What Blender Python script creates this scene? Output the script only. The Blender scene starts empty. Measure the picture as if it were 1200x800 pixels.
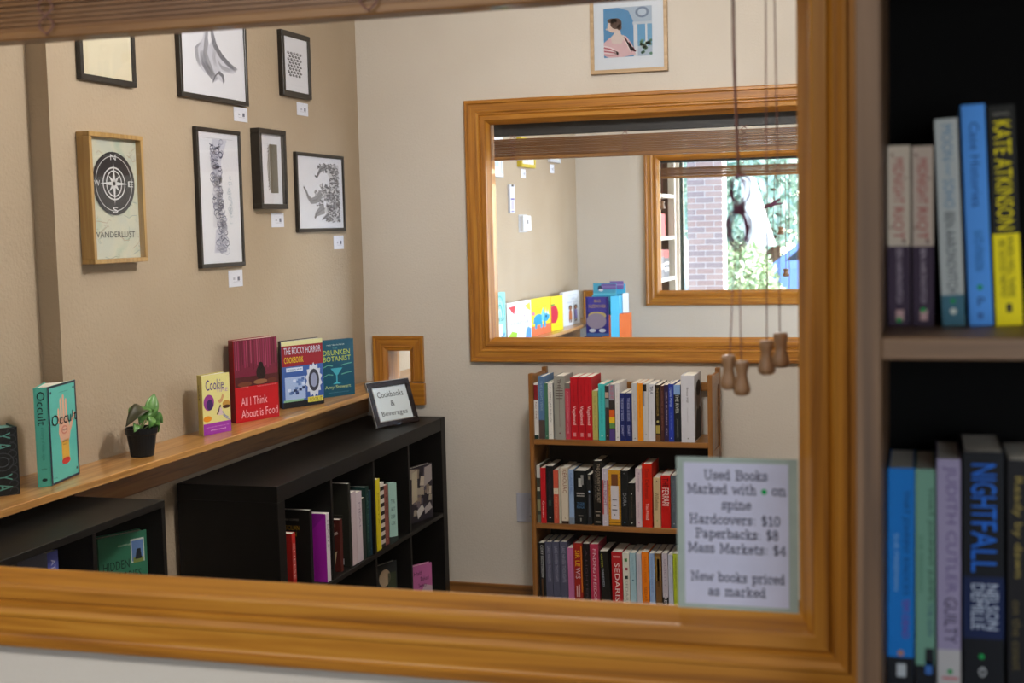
import bpy, bmesh, math, random
from mathutils import Vector, Matrix
random.seed(7)
sc = bpy.context.scene
COL = sc.collection
PI = math.pi
XRW = 2.28

# ------------------------------------------------------------------ camera
F = 1600.0
YAW, PITCH, ROLL = (math.radians(a) for a in (16.8445, 4.8149, -1.3934))
EYE = Vector((0, 0, 1.55))
fw = Vector((-math.sin(YAW) * math.cos(PITCH), math.cos(YAW) * math.cos(PITCH), -math.sin(PITCH)))
r0 = fw.cross(Vector((0, 0, 1))).normalized()
u0 = r0.cross(fw)
RV = math.cos(ROLL) * r0 + math.sin(ROLL) * u0
UV = -math.sin(ROLL) * r0 + math.cos(ROLL) * u0
cam = bpy.data.cameras.new('camera')
cam.lens = F / 1200 * 36
cam.sensor_width = 36
cam.clip_start = 0.02
cam.clip_end = 300
cam.dof.use_dof = True
cam.dof.focus_distance = 4.2
cam.dof.aperture_fstop = 6.6
co = bpy.data.objects.new('camera', cam)
COL.objects.link(co)
m = Matrix((RV, UV, -fw)).transposed().to_4x4()
m.translation = EYE
co.matrix_world = m
sc.camera = co

# ------------------------------------------------------------------ light
sc.view_settings.view_transform = 'Standard'
sc.view_settings.look = 'None'
sc.view_settings.gamma = 1
sc.view_settings.use_curve_mapping = False
sc.view_settings.exposure = 0.0
sc.cycles.max_bounces = 10
sc.cycles.diffuse_bounces = 5
sc.cycles.transparent_max_bounces = 24
sc.cycles.sample_clamp_indirect = 6
w = bpy.data.worlds.new('sky')
sc.world = w
w.use_nodes = True
wn = w.node_tree.nodes
sky = wn.new('ShaderNodeTexSky')
sky.sky_type = 'NISHITA'
sky.sun_disc = False
sky.sun_elevation = math.radians(50)
sky.sun_rotation = math.radians(40)
wn['Background'].inputs['Strength'].default_value = 1.4
w.node_tree.links.new(sky.outputs['Color'], wn['Background'].inputs['Color'])


def lamp(name, kind, loc, energy, color, size=None, rot=None, aim=None):
    L = bpy.data.lights.new(name, kind)
    L.energy = energy
    L.color = color
    if size:
        L.shape = 'RECTANGLE'
        L.size, L.size_y = size
    o = bpy.data.objects.new(name, L)
    COL.objects.link(o)
    o.location = loc
    if aim:
        o.rotation_euler = (Vector(aim) - Vector(loc)).to_track_quat('-Z', 'Y').to_euler()
    return o


sun = lamp('sun', 'SUN', (22, 18, 20), 18.0, (1, .95, .86), aim=(0, 12, 0))
sun.data.angle = 0.01
WARM = (1.0, .96, .91)


def globe(name, loc, energy, color, r=.13):
    o = lamp(name, 'POINT', loc, energy, color)
    o.data.shadow_soft_size = r
    return o


globe('assumed_ceiling_lamp_room', (-0.75, 3.42, 2.45), 84, WARM)  # assumed lamp out of view, placed from the shadows on the walls
globe('assumed_ceiling_lamp_children_room', (0.1, 6.8, 2.45), 64, (1, .96, .88))  # assumed unseen lamp, set to brighten the far wall
globe('assumed_ceiling_lamp_front_room', (0.4, 10.2, 2.45), 30, (1, .95, .88))  # assumed unseen lamp for the front room
lamp('assumed_ceiling_light_hall', 'AREA', (-1.5, -0.5, 2.66), 64, (1, .97, .93), (1.2, .6))  # assumed unseen area lamp, its side taken from the casing's shading
lamp('added_hall_fill', 'AREA', (1.25, -2.62, 1.5), 44, (.84, .91, 1), (1.0, 1.3), aim=(1.25, 2, 1.5))  # added bluish fill behind the camera, no known window there
lamp('added_children_room_daylight', 'AREA', (XRW, 6.5, 1.45), 40, (.62, .78, 1), (1.2, 1.4), aim=(-2.2, 7.0, 1.2)).data.spread = math.radians(75)  # added bluish area lamp standing in for daylight, at an assumed side opening


# ------------------------------------------------------------------ projection helpers (photo measurements -> metres)
def ray(x, y):
    return fw + RV * ((x - 600) / F) - UV * ((y - 400) / F)


def PX(x, y, X):
    d = ray(x, y)
    return EYE + d * (X / d.x)


def PY(x, y, Y):
    d = ray(x, y)
    return EYE + d * (Y / d.y)


def PZ(x, y, Z):
    d = ray(x, y)
    return EYE + d * ((Z - EYE.z) / d.z)


# ------------------------------------------------------------------ materials
def lin(h):
    if isinstance(h, str):
        h = h.lstrip('#')
        c = [int(h[i:i + 2], 16) / 255 for i in (0, 2, 4)]
    else:
        c = [v / 255 for v in h]
    return tuple(v / 12.92 if v <= .04045 else ((v + .055) / 1.055) ** 2.4 for v in c) + (1,)


MC = {}


def M(h, rough=.55, metal=0.0, coat=0.0):
    k = (str(h), rough, metal, coat)
    if k in MC:
        return MC[k]
    mt = bpy.data.materials.new('mat_' + str(h).strip('#() ').replace(', ', '_'))
    mt.use_nodes = True
    b = mt.node_tree.nodes['Principled BSDF']
    b.inputs['Base Color'].default_value = lin(h)
    b.inputs['Roughness'].default_value = rough
    b.inputs['Metallic'].default_value = metal
    b.inputs['Specular IOR Level'].default_value = .2
    b.inputs['Coat Weight'].default_value = coat
    MC[k] = mt
    return mt


def noisy(name, cols, scale=(8, 8, 8), rough=.5, detail=4, bump=0.0, bscale=None, ramp=(.3, .7), coat=0, spec=.5, dist=0.0):
    mt = bpy.data.materials.new(name)
    mt.use_nodes = True
    nt = mt.node_tree
    N = nt.nodes
    b = N['Principled BSDF']
    b.inputs['Roughness'].default_value = rough
    b.inputs['Coat Weight'].default_value = coat
    b.inputs['Specular IOR Level'].default_value = spec
    tc = N.new('ShaderNodeTexCoord')
    mp = N.new('ShaderNodeMapping')
    mp.inputs['Scale'].default_value = scale
    nz = N.new('ShaderNodeTexNoise')
    nz.inputs['Scale'].default_value = 1
    nz.inputs['Detail'].default_value = detail
    nz.inputs['Distortion'].default_value = dist
    cr = N.new('ShaderNodeValToRGB')
    e = cr.color_ramp.elements
    e[0].position, e[1].position = ramp
    e[0].color, e[1].color = lin(cols[0]), lin(cols[-1])
    if len(cols) == 3:
        k = e.new((ramp[0] + ramp[1]) / 2)
        k.color = lin(cols[1])
    L = nt.links
    L.new(tc.outputs['Object'], mp.inputs['Vector'])
    L.new(mp.outputs['Vector'], nz.inputs['Vector'])
    L.new(nz.outputs['Fac'], cr.inputs['Fac'])
    L.new(cr.outputs['Color'], b.inputs['Base Color'])
    if bump:
        bp = N.new('ShaderNodeBump')
        bp.inputs['Strength'].default_value = bump
        bp.inputs['Distance'].default_value = .004
        if bscale:
            n2 = N.new('ShaderNodeTexNoise')
            n2.inputs['Scale'].default_value = bscale
            n2.inputs['Detail'].default_value = 3
            L.new(tc.outputs['Object'], n2.inputs['Vector'])
            L.new(n2.outputs['Fac'], bp.inputs['Height'])
        else:
            L.new(nz.outputs['Fac'], bp.inputs['Height'])
        L.new(bp.outputs['Normal'], b.inputs['Normal'])
    return mt


def grain(name, cols, axis, fine=70, rough=.42, coat=.25, bump=.08):
    s = [fine] * 3
    s[axis] = 2.2
    return noisy(name, cols, s, rough, 5, bump, None, (.28, .75), coat, .5, .6)


OAKC = ('#7f4c10', '#a86d1c', '#bd862f')
OAK = [grain('oak_grain_' + a, OAKC, i) for i, a in enumerate('xyz')]
LEDGEC = ('#966630', '#bb8848', '#cb9c5e')
LEDGE = grain('ledge_oak', LEDGEC, 1, 55, .32, .4)
DOAK = [grain('dark_oak_' + a, ('#5f3a14', '#8a5a26', '#9c6c34'), i, 60) for i, a in enumerate('xyz')]
WALNUT = [grain('walnut_laminate_' + a, ('#4a3422', '#644930', '#745840'), i, 60, .5, 0, .03) for i, a in enumerate('xyz')]
SLATW = grain('blind_wood', ('#553212', '#744a22', '#8a6030'), 0, 60, .4, .2, .03)
SLATD = grain('blind_wood_rail', ('#744a20', '#906434', '#a07642'), 0, 60, .4, .2, .03)
PAINT = noisy('wall_paint_cream', ('#cbc3b8', '#d0c9bf'), (3, 3, 3), .75, 2, .3, 110, spec=.25)
PAINT_L = noisy('wall_paint_tan', ('#a5947e', '#ab9b86'), (3, 3, 3), .75, 2, .55, 95, spec=.2)
PAINT_N = noisy('wall_paint_grey', ('#c6bfb6', '#cbc5bc'), (3, 3, 3), .75, 2, .10, 170, spec=.25)
CEIL = noisy('ceiling_paint', ('#e2ded4', '#e8e4da'), (3, 3, 3), .9, 2, .1, 200)
CARPET = noisy('carpet', ('#5c5348', '#7b7064'), (160, 160, 160), .95, 4, .4)
BLACKW = noisy('black_brown_veneer', ('#050404', '#080706'), (9, 2, 9), .48, 2, .0, None, (.3, .7), 0, .22)
BLACKP = M('#0c0b0b', .6)
WHITEP = M('#e9e7e0', .6)
PAGES = noisy('book_pages', ('#d9d4c6', '#f0ece2'), (900, 900, 3), .85, 2)
CORD = M('#86605a', .7)
KNOT = M('#6d4058', .6)


def glass_mat(name, k=1.0, tint=(1, 1, 1, 1)):
    mt = bpy.data.materials.new(name)
    mt.use_nodes = True
    nt = mt.node_tree
    N = nt.nodes
    N.clear()
    out = N.new('ShaderNodeOutputMaterial')
    mix = N.new('ShaderNodeMixShader')
    tr = N.new('ShaderNodeBsdfTransparent')
    tr.inputs['Color'].default_value = tint
    gl = N.new('ShaderNodeBsdfGlossy')
    gl.inputs['Roughness'].default_value = 0.0
    lw = N.new('ShaderNodeLayerWeight')
    lw.inputs['Blend'].default_value = .5
    pw = N.new('ShaderNodeMath')
    pw.operation = 'POWER'
    pw.inputs[1].default_value = 5
    mu = N.new('ShaderNodeMath')
    mu.operation = 'MULTIPLY_ADD'
    mu.inputs[1].default_value = .9 * k
    mu.inputs[2].default_value = .04 * k
    mu.use_clamp = True
    L = nt.links
    L.new(lw.outputs['Facing'], pw.inputs[0])
    L.new(pw.outputs[0], mu.inputs[0])
    L.new(mu.outputs[0], mix.inputs[0])
    L.new(tr.outputs[0], mix.inputs[1])
    L.new(gl.outputs[0], mix.inputs[2])
    L.new(mix.outputs[0], out.inputs[0])
    return mt


GLASS = glass_mat('window_glass', .42)
PGLASS = glass_mat('picture_glass', .8)


# ------------------------------------------------------------------ mesh helpers
def link(o, parent=None):
    COL.objects.link(o)
    if parent is not None:
        o.parent = parent
    return o


def tag(o, label=None, cat=None, group=None, kind=None):
    if label:
        o['label'] = label
    if cat:
        o['category'] = cat
    if group:
        o['group'] = group
    if kind:
        o['kind'] = kind
    return o


def empty(name, loc=(0, 0, 0), rz=0.0, label=None, cat=None, group=None, kind=None, rot=None):
    o = bpy.data.objects.new(name, None)
    o.empty_display_size = .05
    COL.objects.link(o)
    o.location = loc
    o.rotation_euler = rot if rot else (0, 0, rz)
    return tag(o, label, cat, group, kind)


class MB:
    """collects polygons, builds ONE mesh object"""

    def __init__(s):
        s.v = []
        s.f = []
        s.mi = []
        s.mats = []

    def mid(s, mat):
        if mat not in s.mats:
            s.mats.append(mat)
        return s.mats.index(mat)

    def add(s, vs, fs, mat):
        b = len(s.v)
        i = s.mid(mat)
        s.v += [tuple(p) for p in vs]
        for f in fs:
            s.f.append([k + b for k in f])
            s.mi.append(i)
        return s

    def box(s, lo, hi, mat):
        (a, b, c), (d, e, g) = lo, hi
        vs = [(a, b, c), (d, b, c), (d, e, c), (a, e, c), (a, b, g), (d, b, g), (d, e, g), (a, e, g)]
        return s.add(vs, [(0, 3, 2, 1), (4, 5, 6, 7), (0, 1, 5, 4), (1, 2, 6, 5), (2, 3, 7, 6), (3, 0, 4, 7)], mat)

    def prism(s, pts, z0, z1, mat):
        n = len(pts)
        vs = [(p[0], p[1], z0) for p in pts] + [(p[0], p[1], z1) for p in pts]
        fs = [tuple(range(n))[::-1], tuple(range(n, 2 * n))] + [(i, (i + 1) % n, n + (i + 1) % n, n + i) for i in range(n)]
        return s.add(vs, fs, mat)

    def tube(s, pts, r, mat, n=6, cap=True):
        pts = [Vector(p) for p in pts]
        rs = r if isinstance(r, (list, tuple)) else [r] * len(pts)
        vs = []
        up = Vector((.3, .5, .81))
        for i, p in enumerate(pts):
            t = (pts[min(i + 1, len(pts) - 1)] - pts[max(i - 1, 0)]).normalized()
            a = t.cross(up)
            if a.length < 1e-3:
                a = t.cross(Vector((1, 0, 0)))
            a.normalize()
            b = t.cross(a)
            for k in range(n):
                q = 2 * PI * k / n
                vs.append(p + (a * math.cos(q) + b * math.sin(q)) * rs[i])
        fs = []
        for i in range(len(pts) - 1):
            for k in range(n):
                fs.append((i * n + k, i * n + (k + 1) % n, (i + 1) * n + (k + 1) % n, (i + 1) * n + k))
        if cap:
            fs += [tuple(range(n))[::-1], tuple(range((len(pts) - 1) * n, len(pts) * n))]
        return s.add(vs, fs, mat)

    def lathe(s, prof, mat, n=20, c=(0, 0)):
        vs = []
        for (r, z) in prof:
            for k in range(n):
                q = 2 * PI * k / n
                vs.append((c[0] + r * math.cos(q), c[1] + r * math.sin(q), z))
        fs = []
        for i in range(len(prof) - 1):
            for k in range(n):
                fs.append((i * n + k, i * n + (k + 1) % n, (i + 1) * n + (k + 1) % n, (i + 1) * n + k))
        fs += [tuple(range(n))[::-1], tuple(range((len(prof) - 1) * n, len(prof) * n))]
        return s.add(vs, fs, mat)

    def build(s, name, parent=None, loc=(0, 0, 0), bevel=0.0, smooth=False):
        me = bpy.data.meshes.new(name)
        me.from_pydata(s.v, [], s.f)
        for mt in s.mats:
            me.materials.append(mt)
        for p, i in zip(me.polygons, s.mi):
            p.material_index = i
        if bevel:
            bm = bmesh.new()
            bm.from_mesh(me)
            bmesh.ops.bevel(bm, geom=bm.edges[:], offset=bevel, segments=1, affect='EDGES', clamp_overlap=True)
            bm.to_mesh(me)
            bm.free()
        if smooth:
            for p in me.polygons:
                p.use_smooth = True
        me.update()
        o = bpy.data.objects.new(name, me)
        o.location = loc
        return link(o, parent)


def box(name, lo, hi, mat, parent=None, bevel=0.0):
    """box whose object origin sits at its own centre-bottom"""
    c = Vector(((lo[0] + hi[0]) / 2, (lo[1] + hi[1]) / 2, lo[2]))
    return MB().box(Vector(lo) - c, Vector(hi) - c, mat).build(name, parent, c, bevel)


def sub(child, part):
    """make child a sub-part of part without moving it (both sit under the same thing)"""
    child.parent = part
    child.location = child.location - part.location
    return child


# ------------------------------------------------------------------ lettering and flat print
TC = {}


def text_geo(s):
    if s in TC:
        return TC[s]
    cu = bpy.data.curves.new('lettering', 'FONT')
    cu.body = s
    cu.resolution_u = 2
    ob = bpy.data.objects.new('lettering', cu)
    COL.objects.link(ob)
    bpy.context.view_layer.update()
    me = bpy.data.meshes.new_from_object(ob.evaluated_get(bpy.context.evaluated_depsgraph_get()))
    vs = [(v.co.x, v.co.y) for v in me.vertices]
    fs = [tuple(p.vertices) for p in me.polygons]
    bpy.data.objects.remove(ob)
    bpy.data.curves.remove(cu)
    bpy.data.meshes.remove(me)
    x0 = min(v[0] for v in vs); x1 = max(v[0] for v in vs)
    y0 = min(v[1] for v in vs); y1 = max(v[1] for v in vs)
    vs = [((x - x0) / max(x1 - x0, 1e-6), (y - y0) / max(y1 - y0, 1e-6)) for x, y in vs]
    TC[s] = (vs, fs)
    return TC[s]


def arc(cx, cy, rx, ry, a0, a1, n=10):
    return [(cx + rx * math.cos(math.radians(a0 + (a1 - a0) * i / n)), cy + ry * math.sin(math.radians(a0 + (a1 - a0) * i / n))) for i in range(n + 1)]


def L_(*p):
    return list(p)


# slab-serif typewriter letters as strokes: (advance, [polyline, ...])
GL = {
    'o': (.52, [arc(.25, .23, .19, .22, 0, 360, 16)]),
    'e': (.50, [L_((.06, .25), (.43, .25)), arc(.25, .23, .19, .22, 5, 320, 14)]),
    'c': (.50, [arc(.25, .23, .19, .22, 40, 320, 12), L_((.40, .30), (.40, .42))]),
    'a': (.54, [arc(.21, .13, .15, .13, 0, 360, 12), L_((.38, .34), (.38, .05), (.48, .01)), arc(.23, .34, .15, .11, 0, 150, 6)]),
    's': (.46, [arc(.21, .34, .14, .11, 35, 270, 9), arc(.21, .115, .15, .115, 90, -145, 9), L_((.35, .34), (.35, .45)), L_((.05, .1), (.05, 0))]),
    'd': (.56, [arc(.22, .23, .17, .22, 0, 360, 14), L_((.30, .68), (.40, .68), (.40, 0), (.50, 0))]),
    'b': (.56, [L_((.02, .68), (.12, .68), (.12, 0)), arc(.31, .23, .18, .22, 0, 360, 14)]),
    'p': (.56, [L_((.02, .45), (.12, .45), (.12, -.2)), L_((.02, -.2), (.24, -.2)), arc(.31, .23, .18, .22, 0, 360, 14)]),
    'g': (.54, [arc(.22, .26, .16, .19, 0, 360, 12), L_((.48, .45), (.39, .45), (.39, -.08)), arc(.23, -.08, .16, .12, 0, -160, 7)]),
    'k': (.56, [L_((.02, .68), (.12, .68), (.12, 0)), L_((.02, 0), (.22, 0)), L_((.12, .16), (.38, .44)), L_((.22, .27), (.42, 0)), L_((.30, .45), (.47, .45)), L_((.33, 0), (.53, 0))]),
    'r': (.46, [L_((.03, .45), (.14, .45), (.14, 0)), L_((.03, 0), (.28, 0)), arc(.30, .27, .16, .17, 170, 50, 6)]),
    'n': (.58, [L_((.03, .45), (.13, .45), (.13, 0)), L_((.03, 0), (.23, 0)), arc(.28, .27, .15, .18, 180, 0, 8) + [(.43, 0)], L_((.34, 0), (.54, 0))]),
    'h': (.58, [L_((.03, .68), (.13, .68), (.13, 0)), L_((.03, 0), (.23, 0)), arc(.28, .27, .15, .18, 180, 0, 8) + [(.43, 0)], L_((.34, 0), (.54, 0))]),
    'm': (.78, [L_((.03, .45), (.12, .45), (.12, 0)), L_((.03, 0), (.21, 0)), arc(.25, .29, .13, .16, 180, 0, 8) + [(.38, 0)], L_((.30, 0), (.46, 0)), arc(.51, .29, .13, .16, 180, 0, 8) + [(.64, 0)], L_((.56, 0), (.74, 0))]),
    'i': (.32, [L_((.05, .45), (.16, .45), (.16, 0)), L_((.04, 0), (.28, 0)), L_((.15, .62), (.17, .66))]),
    't': (.42, [L_((.16, .62), (.16, .1)) + arc(.27, .1, .11, .1, 180, 320, 6), L_((.04, .45), (.34, .45))]),
    'v': (.52, [L_((.05, .45), (.25, 0), (.45, .45)), L_((0, .45), (.15, .45)), L_((.35, .45), (.5, .45))]),
    'w': (.76, [L_((.05, .45), (.2, 0), (.37, .42), (.54, 0), (.69, .45)), L_((0, .45), (.14, .45)), L_((.6, .45), (.74, .45))]),
    'U': (.72, [L_((.12, .66), (.12, .25)) + arc(.34, .22, .22, .22, 180, 360, 10) + [(.56, .66)], L_((.02, .66), (.22, .66)), L_((.46, .66), (.66, .66))]),
    'B': (.66, [L_((.02, .66), (.35, .66)) + arc(.38, .51, .15, .15, 90, -90, 7) + [(.14, .35)], L_((.36, .35)) + arc(.40, .175, .17, .175, 90, -90, 8) + [(.02, 0)], L_((.14, .66), (.14, 0))]),
    'M': (.84, [L_((.02, 0), (.22, 0)), L_((.12, 0), (.12, .66)), L_((.02, .66), (.16, .66), (.40, .1), (.64, .66), (.78, .66)), L_((.68, .66), (.68, 0)), L_((.58, 0), (.78, 0))]),
    'H': (.76, [L_((.14, 0), (.14, .66)), L_((.56, 0), (.56, .66)), L_((.14, .34), (.56, .34)), L_((.03, 0), (.25, 0)), L_((.03, .66), (.25, .66)), L_((.45, 0), (.67, 0)), L_((.45, .66), (.67, .66))]),
    'P': (.62, [L_((.14, 0), (.14, .66)), L_((.02, 0), (.28, 0)), L_((.02, .66), (.36, .66)) + arc(.38, .49, .16, .17, 90, -90, 8) + [(.14, .32)]]),
    'N': (.76, [L_((.03, 0), (.23, 0)), L_((.13, 0), (.13, .66)), L_((.02, .66), (.15, .66), (.57, 0)), L_((.57, 0), (.57, .66)), L_((.47, .66), (.68, .66))]),
    'C': (.68, [arc(.35, .33, .29, .33, 40, 320, 14), L_((.57, .46), (.57, .66))]),
    '$': (.54, [arc(.26, .48, .17, .14, 30, 270, 9), arc(.26, .18, .18, .16, 90, -145, 9), L_((.26, -.08), (.26, .74))]),
    '1': (.50, [L_((.1, .54), (.26, .66), (.26, 0)), L_((.1, 0), (.42, 0))]),
    '0': (.54, [arc(.26, .33, .19, .33, 0, 360, 16)]),
    '8': (.54, [arc(.26, .50, .15, .16, 0, 360, 12), arc(.26, .17, .19, .17, 0, 360, 12)]),
    '4': (.54, [L_((.38, 0), (.38, .66), (.06, .2), (.48, .2)), L_((.28, 0), (.48, 0))]),
    ':': (.28, [L_((.12, .05), (.15, .05)), L_((.12, .36), (.15, .36))]),
    '&': (.70, [L_((.6, 0), (.16, .5)) + arc(.27, .54, .12, .12, 180, 0, 6) + [(.1, .2)] + arc(.24, .15, .16, .15, 180, 300, 6) + [(.55, .36)], L_((.46, .36), (.64, .36)), L_((.52, 0), (.66, 0))]),
    ' ': (.40, []),
}


class Print:
    """flat print on a face: u,v in 0..1 over vectors eu, ev"""

    def __init__(s, O, eu, ev, n, eps=.00025):
        s.O, s.eu, s.ev, s.n, s.eps = Vector(O), Vector(eu), Vector(ev), Vector(n).normalized(), eps
        s.mb = MB()
        s.a = s.ev.length / max(s.eu.length, 1e-6)   # aspect: v unit in u units

    def P(s, u, v, l):
        return s.O + s.eu * u + s.ev * v + s.n * (s.eps * (l + 1))

    def poly(s, pts, mat, l=0):
        s.mb.add([s.P(u, v, l) for u, v in pts], [tuple(range(len(pts)))], mat)
        return s

    def rect(s, a, b, c, d, mat, l=0):
        return s.poly([(a, b), (c, b), (c, d), (a, d)], mat, l)

    def ell(s, cu, cv, ru, rv, mat, l=0, n=20):
        return s.poly([(cu + ru * math.cos(2 * PI * k / n), cv + rv * math.sin(2 * PI * k / n)) for k in range(n)], mat, l)

    def text(s, t, a, b, c, d, mat, l=2, rot=False):
        vs, fs = text_geo(t)
        if rot:
            q = [s.P(a + y * (c - a), d - x * (d - b), l) for x, y in vs]
        else:
            q = [s.P(a + x * (c - a), b + y * (d - b), l) for x, y in vs]
        s.mb.add(q, fs, mat)
        return s

    def stroke(s, pts, wd, mat, l=1):
        """wd in units of u"""
        vs = []
        n = len(pts)
        for i, (u, v) in enumerate(pts):
            u1, v1 = pts[min(i + 1, n - 1)]
            u2, v2 = pts[max(i - 1, 0)]
            du, dv = (u1 - u2), (v1 - v2) * s.a
            k = math.hypot(du, dv) or 1
            ww = wd[i] if isinstance(wd, list) else wd
            nu, nv = -dv / k * ww / 2, du / k * ww / 2 / s.a
            vs += [s.P(u + nu, v + nv, l), s.P(u - nu, v - nv, l)]
        s.mb.add(vs, [(2 * i, 2 * i + 1, 2 * i + 3, 2 * i + 2) for i in range(n - 1)], mat)
        return s

    def typed(s, t, a, b, c, h, mat, l=2, wt=.065):
        """typewriter line centred in a..c, baseline b, em height h (in v)"""
        W = sum(GL[ch][0] for ch in t)
        k = (c - a) / W
        x = a
        for ch in t:
            adv, st = GL[ch]
            for p in st:
                if len(p) < 2:
                    continue
                q = []
                for i in range(len(p) - 1):
                    q.append(p[i])
                q.append(p[-1])
                for i in range(len(q) - 1):
                    (x1, y1), (x2, y2) = q[i], q[i + 1]
                    d = math.hypot(x2 - x1, y2 - y1) or 1
                    ex, ey = (x2 - x1) / d * wt * .4, (y2 - y1) / d * wt * .4
                    nx, ny = -(y2 - y1) / d * wt / 2, (x2 - x1) / d * wt / 2
                    cs = [(x1 - ex + nx, y1 - ey + ny), (x1 - ex - nx, y1 - ey - ny), (x2 + ex - nx, y2 + ey - ny), (x2 + ex + nx, y2 + ey + ny)]
                    s.poly([(x + cx * k, b + cy * h) for cx, cy in cs], mat, l)
            x += adv * k
        return s

    def build(s, name, parent=None):
        return s.mb.build(name, parent)


# ================================================================== SETTING
YA, YB, YC = 1.52, 5.208, 8.85         # front faces of the three partition walls
TH = .12                               # their thickness
XL = -2.21                             # left wall plane
XR = 2.3
CZ = 2.72
WX0, WX1, WZ0, WZ1 = -1.667, -.1175, 1.0914, 1.969   # inner edge of the casing face
JB = .015


def wall(name, axis, lo, hi, holes, mat):
    """box wall lo..hi with rectangular holes [(a0,a1,z0,z1)] along its long axis"""
    ax = axis
    A = sorted({lo[ax], hi[ax]} | {h[0] for h in holes} | {h[1] for h in holes})
    Z = sorted({lo[2], hi[2]} | {h[2] for h in holes} | {h[3] for h in holes})
    mb = MB()
    for i in range(len(A) - 1):
        for j in range(len(Z) - 1):
            ca, cz = (A[i] + A[i + 1]) / 2, (Z[j] + Z[j + 1]) / 2
            if any(h[0] < ca < h[1] and h[2] < cz < h[3] for h in holes):
                continue
            l, h_ = list(lo), list(hi)
            l[ax], h_[ax], l[2], h_[2] = A[i], A[i + 1], Z[j], Z[j + 1]
            mb.box(l, h_, mat)
    return tag(mb.build(name), kind='structure')


tag(box('floor', (-2.7, -2.7, -.06), (XR + .3, 11.6, 0), CARPET), kind='structure')
tag(box('ceiling', (-2.7, -2.7, CZ), (XR + .3, 11.6, CZ + .1), CEIL), kind='structure')
whole = (WX0 - JB, WX1 + JB, WZ0 - .036, WZ1 + JB)
PX0, PX1, PZ0, PZ1 = -2.110, -2.0145, .927, 1.0525   # little pass-through beside the left wall
pas = (PX0 - .008, PX1 + .008, .907, PZ1 + .008)
wall('wall_near', 0, (-2.6, YA, 0), (XR, YA + TH, CZ), [whole], PAINT_N)
wall('wall_back', 0, (-2.5, YB, 0), (XR, YB + TH, CZ), [whole, pas], PAINT)
wall('wall_far', 0, (-2.5, YC, 0), (XR, YC + TH, CZ), [whole, pas], PAINT)
tag(box('wall_left', (XL - .29, 3.137, 0), (XL, YB, CZ), PAINT_L), kind='structure')
tag(box('wall_left_recess', (XL - .29, YA + TH, 0), (XL - .062, 3.137, CZ), PAINT_L), kind='structure')
tag(box('wall_left_beyond', (XL - .29, YB + TH, 0), (XL, YC, CZ), PAINT_L), kind='structure')
tag(box('wall_left_front', (XL - .29, YC + TH, 0), (XL - .02, 11.4, CZ), PAINT_L), kind='structure')
HALL = noisy('hall_reflection_damper', ('#5c544b', '#665e54'), (3, 3, 3), .8, 2)  # unseen hall walls darkened to keep their reflection off the near pane
tag(box('wall_left_hall', (-2.7, -2.6, 0), (-2.6, YA, CZ), HALL), kind='structure')
wall('wall_behind', 0, (-2.7, -2.7, 0), (XR, -2.6, CZ), [(.75, 1.75, .85, 2.15)], HALL)  # unseen wall, its opening added only for the fill light
wall('wall_right', 1, (XR, -2.7, 0), (XR + .1, 11.5, CZ), [(5.7, 8.5, .35, 2.45), (9.3, 11.0, .4, 2.3)], PAINT)  # unseen wall, its openings assumed and cut to admit daylight
# glazed front of the building
EXY = 11.42
wall('wall_front', 0, (-2.6, EXY, 0), (XR, EXY + .1, CZ), [(-1.965, 2.2, .25, 2.45)], WHITEP)
wf = empty('window_4', (0, EXY, 0), kind='structure')
FRD = M('#3d4a48', .4, .3)
for a, b in ((-1.965, -1.935), (.1, .14), (2.17, 2.2)):
    box('window_frame', (a, .02, .25), (b, .08, 2.45), FRD, wf)
for a, b in ((.25, .29), (2.41, 2.45)):
    box('window_frame', (-1.935, .02, a), (2.17, .08, b), FRD, wf)
box('window_pane', (-1.935, .045, .29), (2.17, .05, 2.41), GLASS, wf)
tag(box('baseboard_back', (XL, YB - .014, 0), (XR, YB, .102), DOAK[0], None, .002), kind='structure')
tag(box('baseboard_left', (XL, 3.137, 0), (XL + .014, YB - .014, .102), DOAK[1], None, .002), kind='structure')

# ---- oak window: mitred casing, jambs, glass stops, pane
PROF = [(0, 0), (0, .018), (.003, .021), (.012, .021), (.015, .017), (.017, .0155), (.040, .0145), (.042, .0175), (.046, .0175),
        (.052, .0125), (.057, .0125), (.060, .0075), (.064, .0105), (.078, .0095), (.081, .0070), (.083, .0020), (.097, -.0195), (.097, -.022), (.070, -.022), (.070, 0)]
CW = .081


def casing(name, parent, y, x0, x1, z0, z1, sides, prof=PROF, cw=CW, cut=None):
    """mitred casing pieces around the opening x0..x1, z0..z1 on the wall face y (towards -y)"""
    for sd in sides:
        sq = cut if sd in 'lr' else None
        mb = MB()
        horiz = sd in 'tb'
        mat = OAK[0 if horiz else 2]
        vs = []
        for (wd, pr) in prof:
            o = cw - wd
            if sd == 't':
                e = [(x0 - o, y - pr, z1 + o), (x1 + o, y - pr, z1 + o)]
            elif sd == 'b':
                e = [(x0 - o, y - pr, z0 - o), (x1 + o, y - pr, z0 - o)]
            elif sd == 'l':
                e = [(x0 - o, y - pr, z0 - o if sq is None else sq), (x0 - o, y - pr, z1 + o)]
            else:
                e = [(x1 + o, y - pr, z0 - o if sq is None else sq), (x1 + o, y - pr, z1 + o)]
            vs += e
        n = len(prof)
        fs = [(2 * i, 2 * i + 1, 2 * i + 3, 2 * i + 2) for i in range(n - 1)] + [(2 * n - 2, 2 * n - 1, 1, 0)]
        fs += [tuple(range(0, 2 * n, 2)), tuple(range(1, 2 * n, 2))]
        mb.add(vs, fs, mat)
        mb.build(name, parent)


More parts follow.
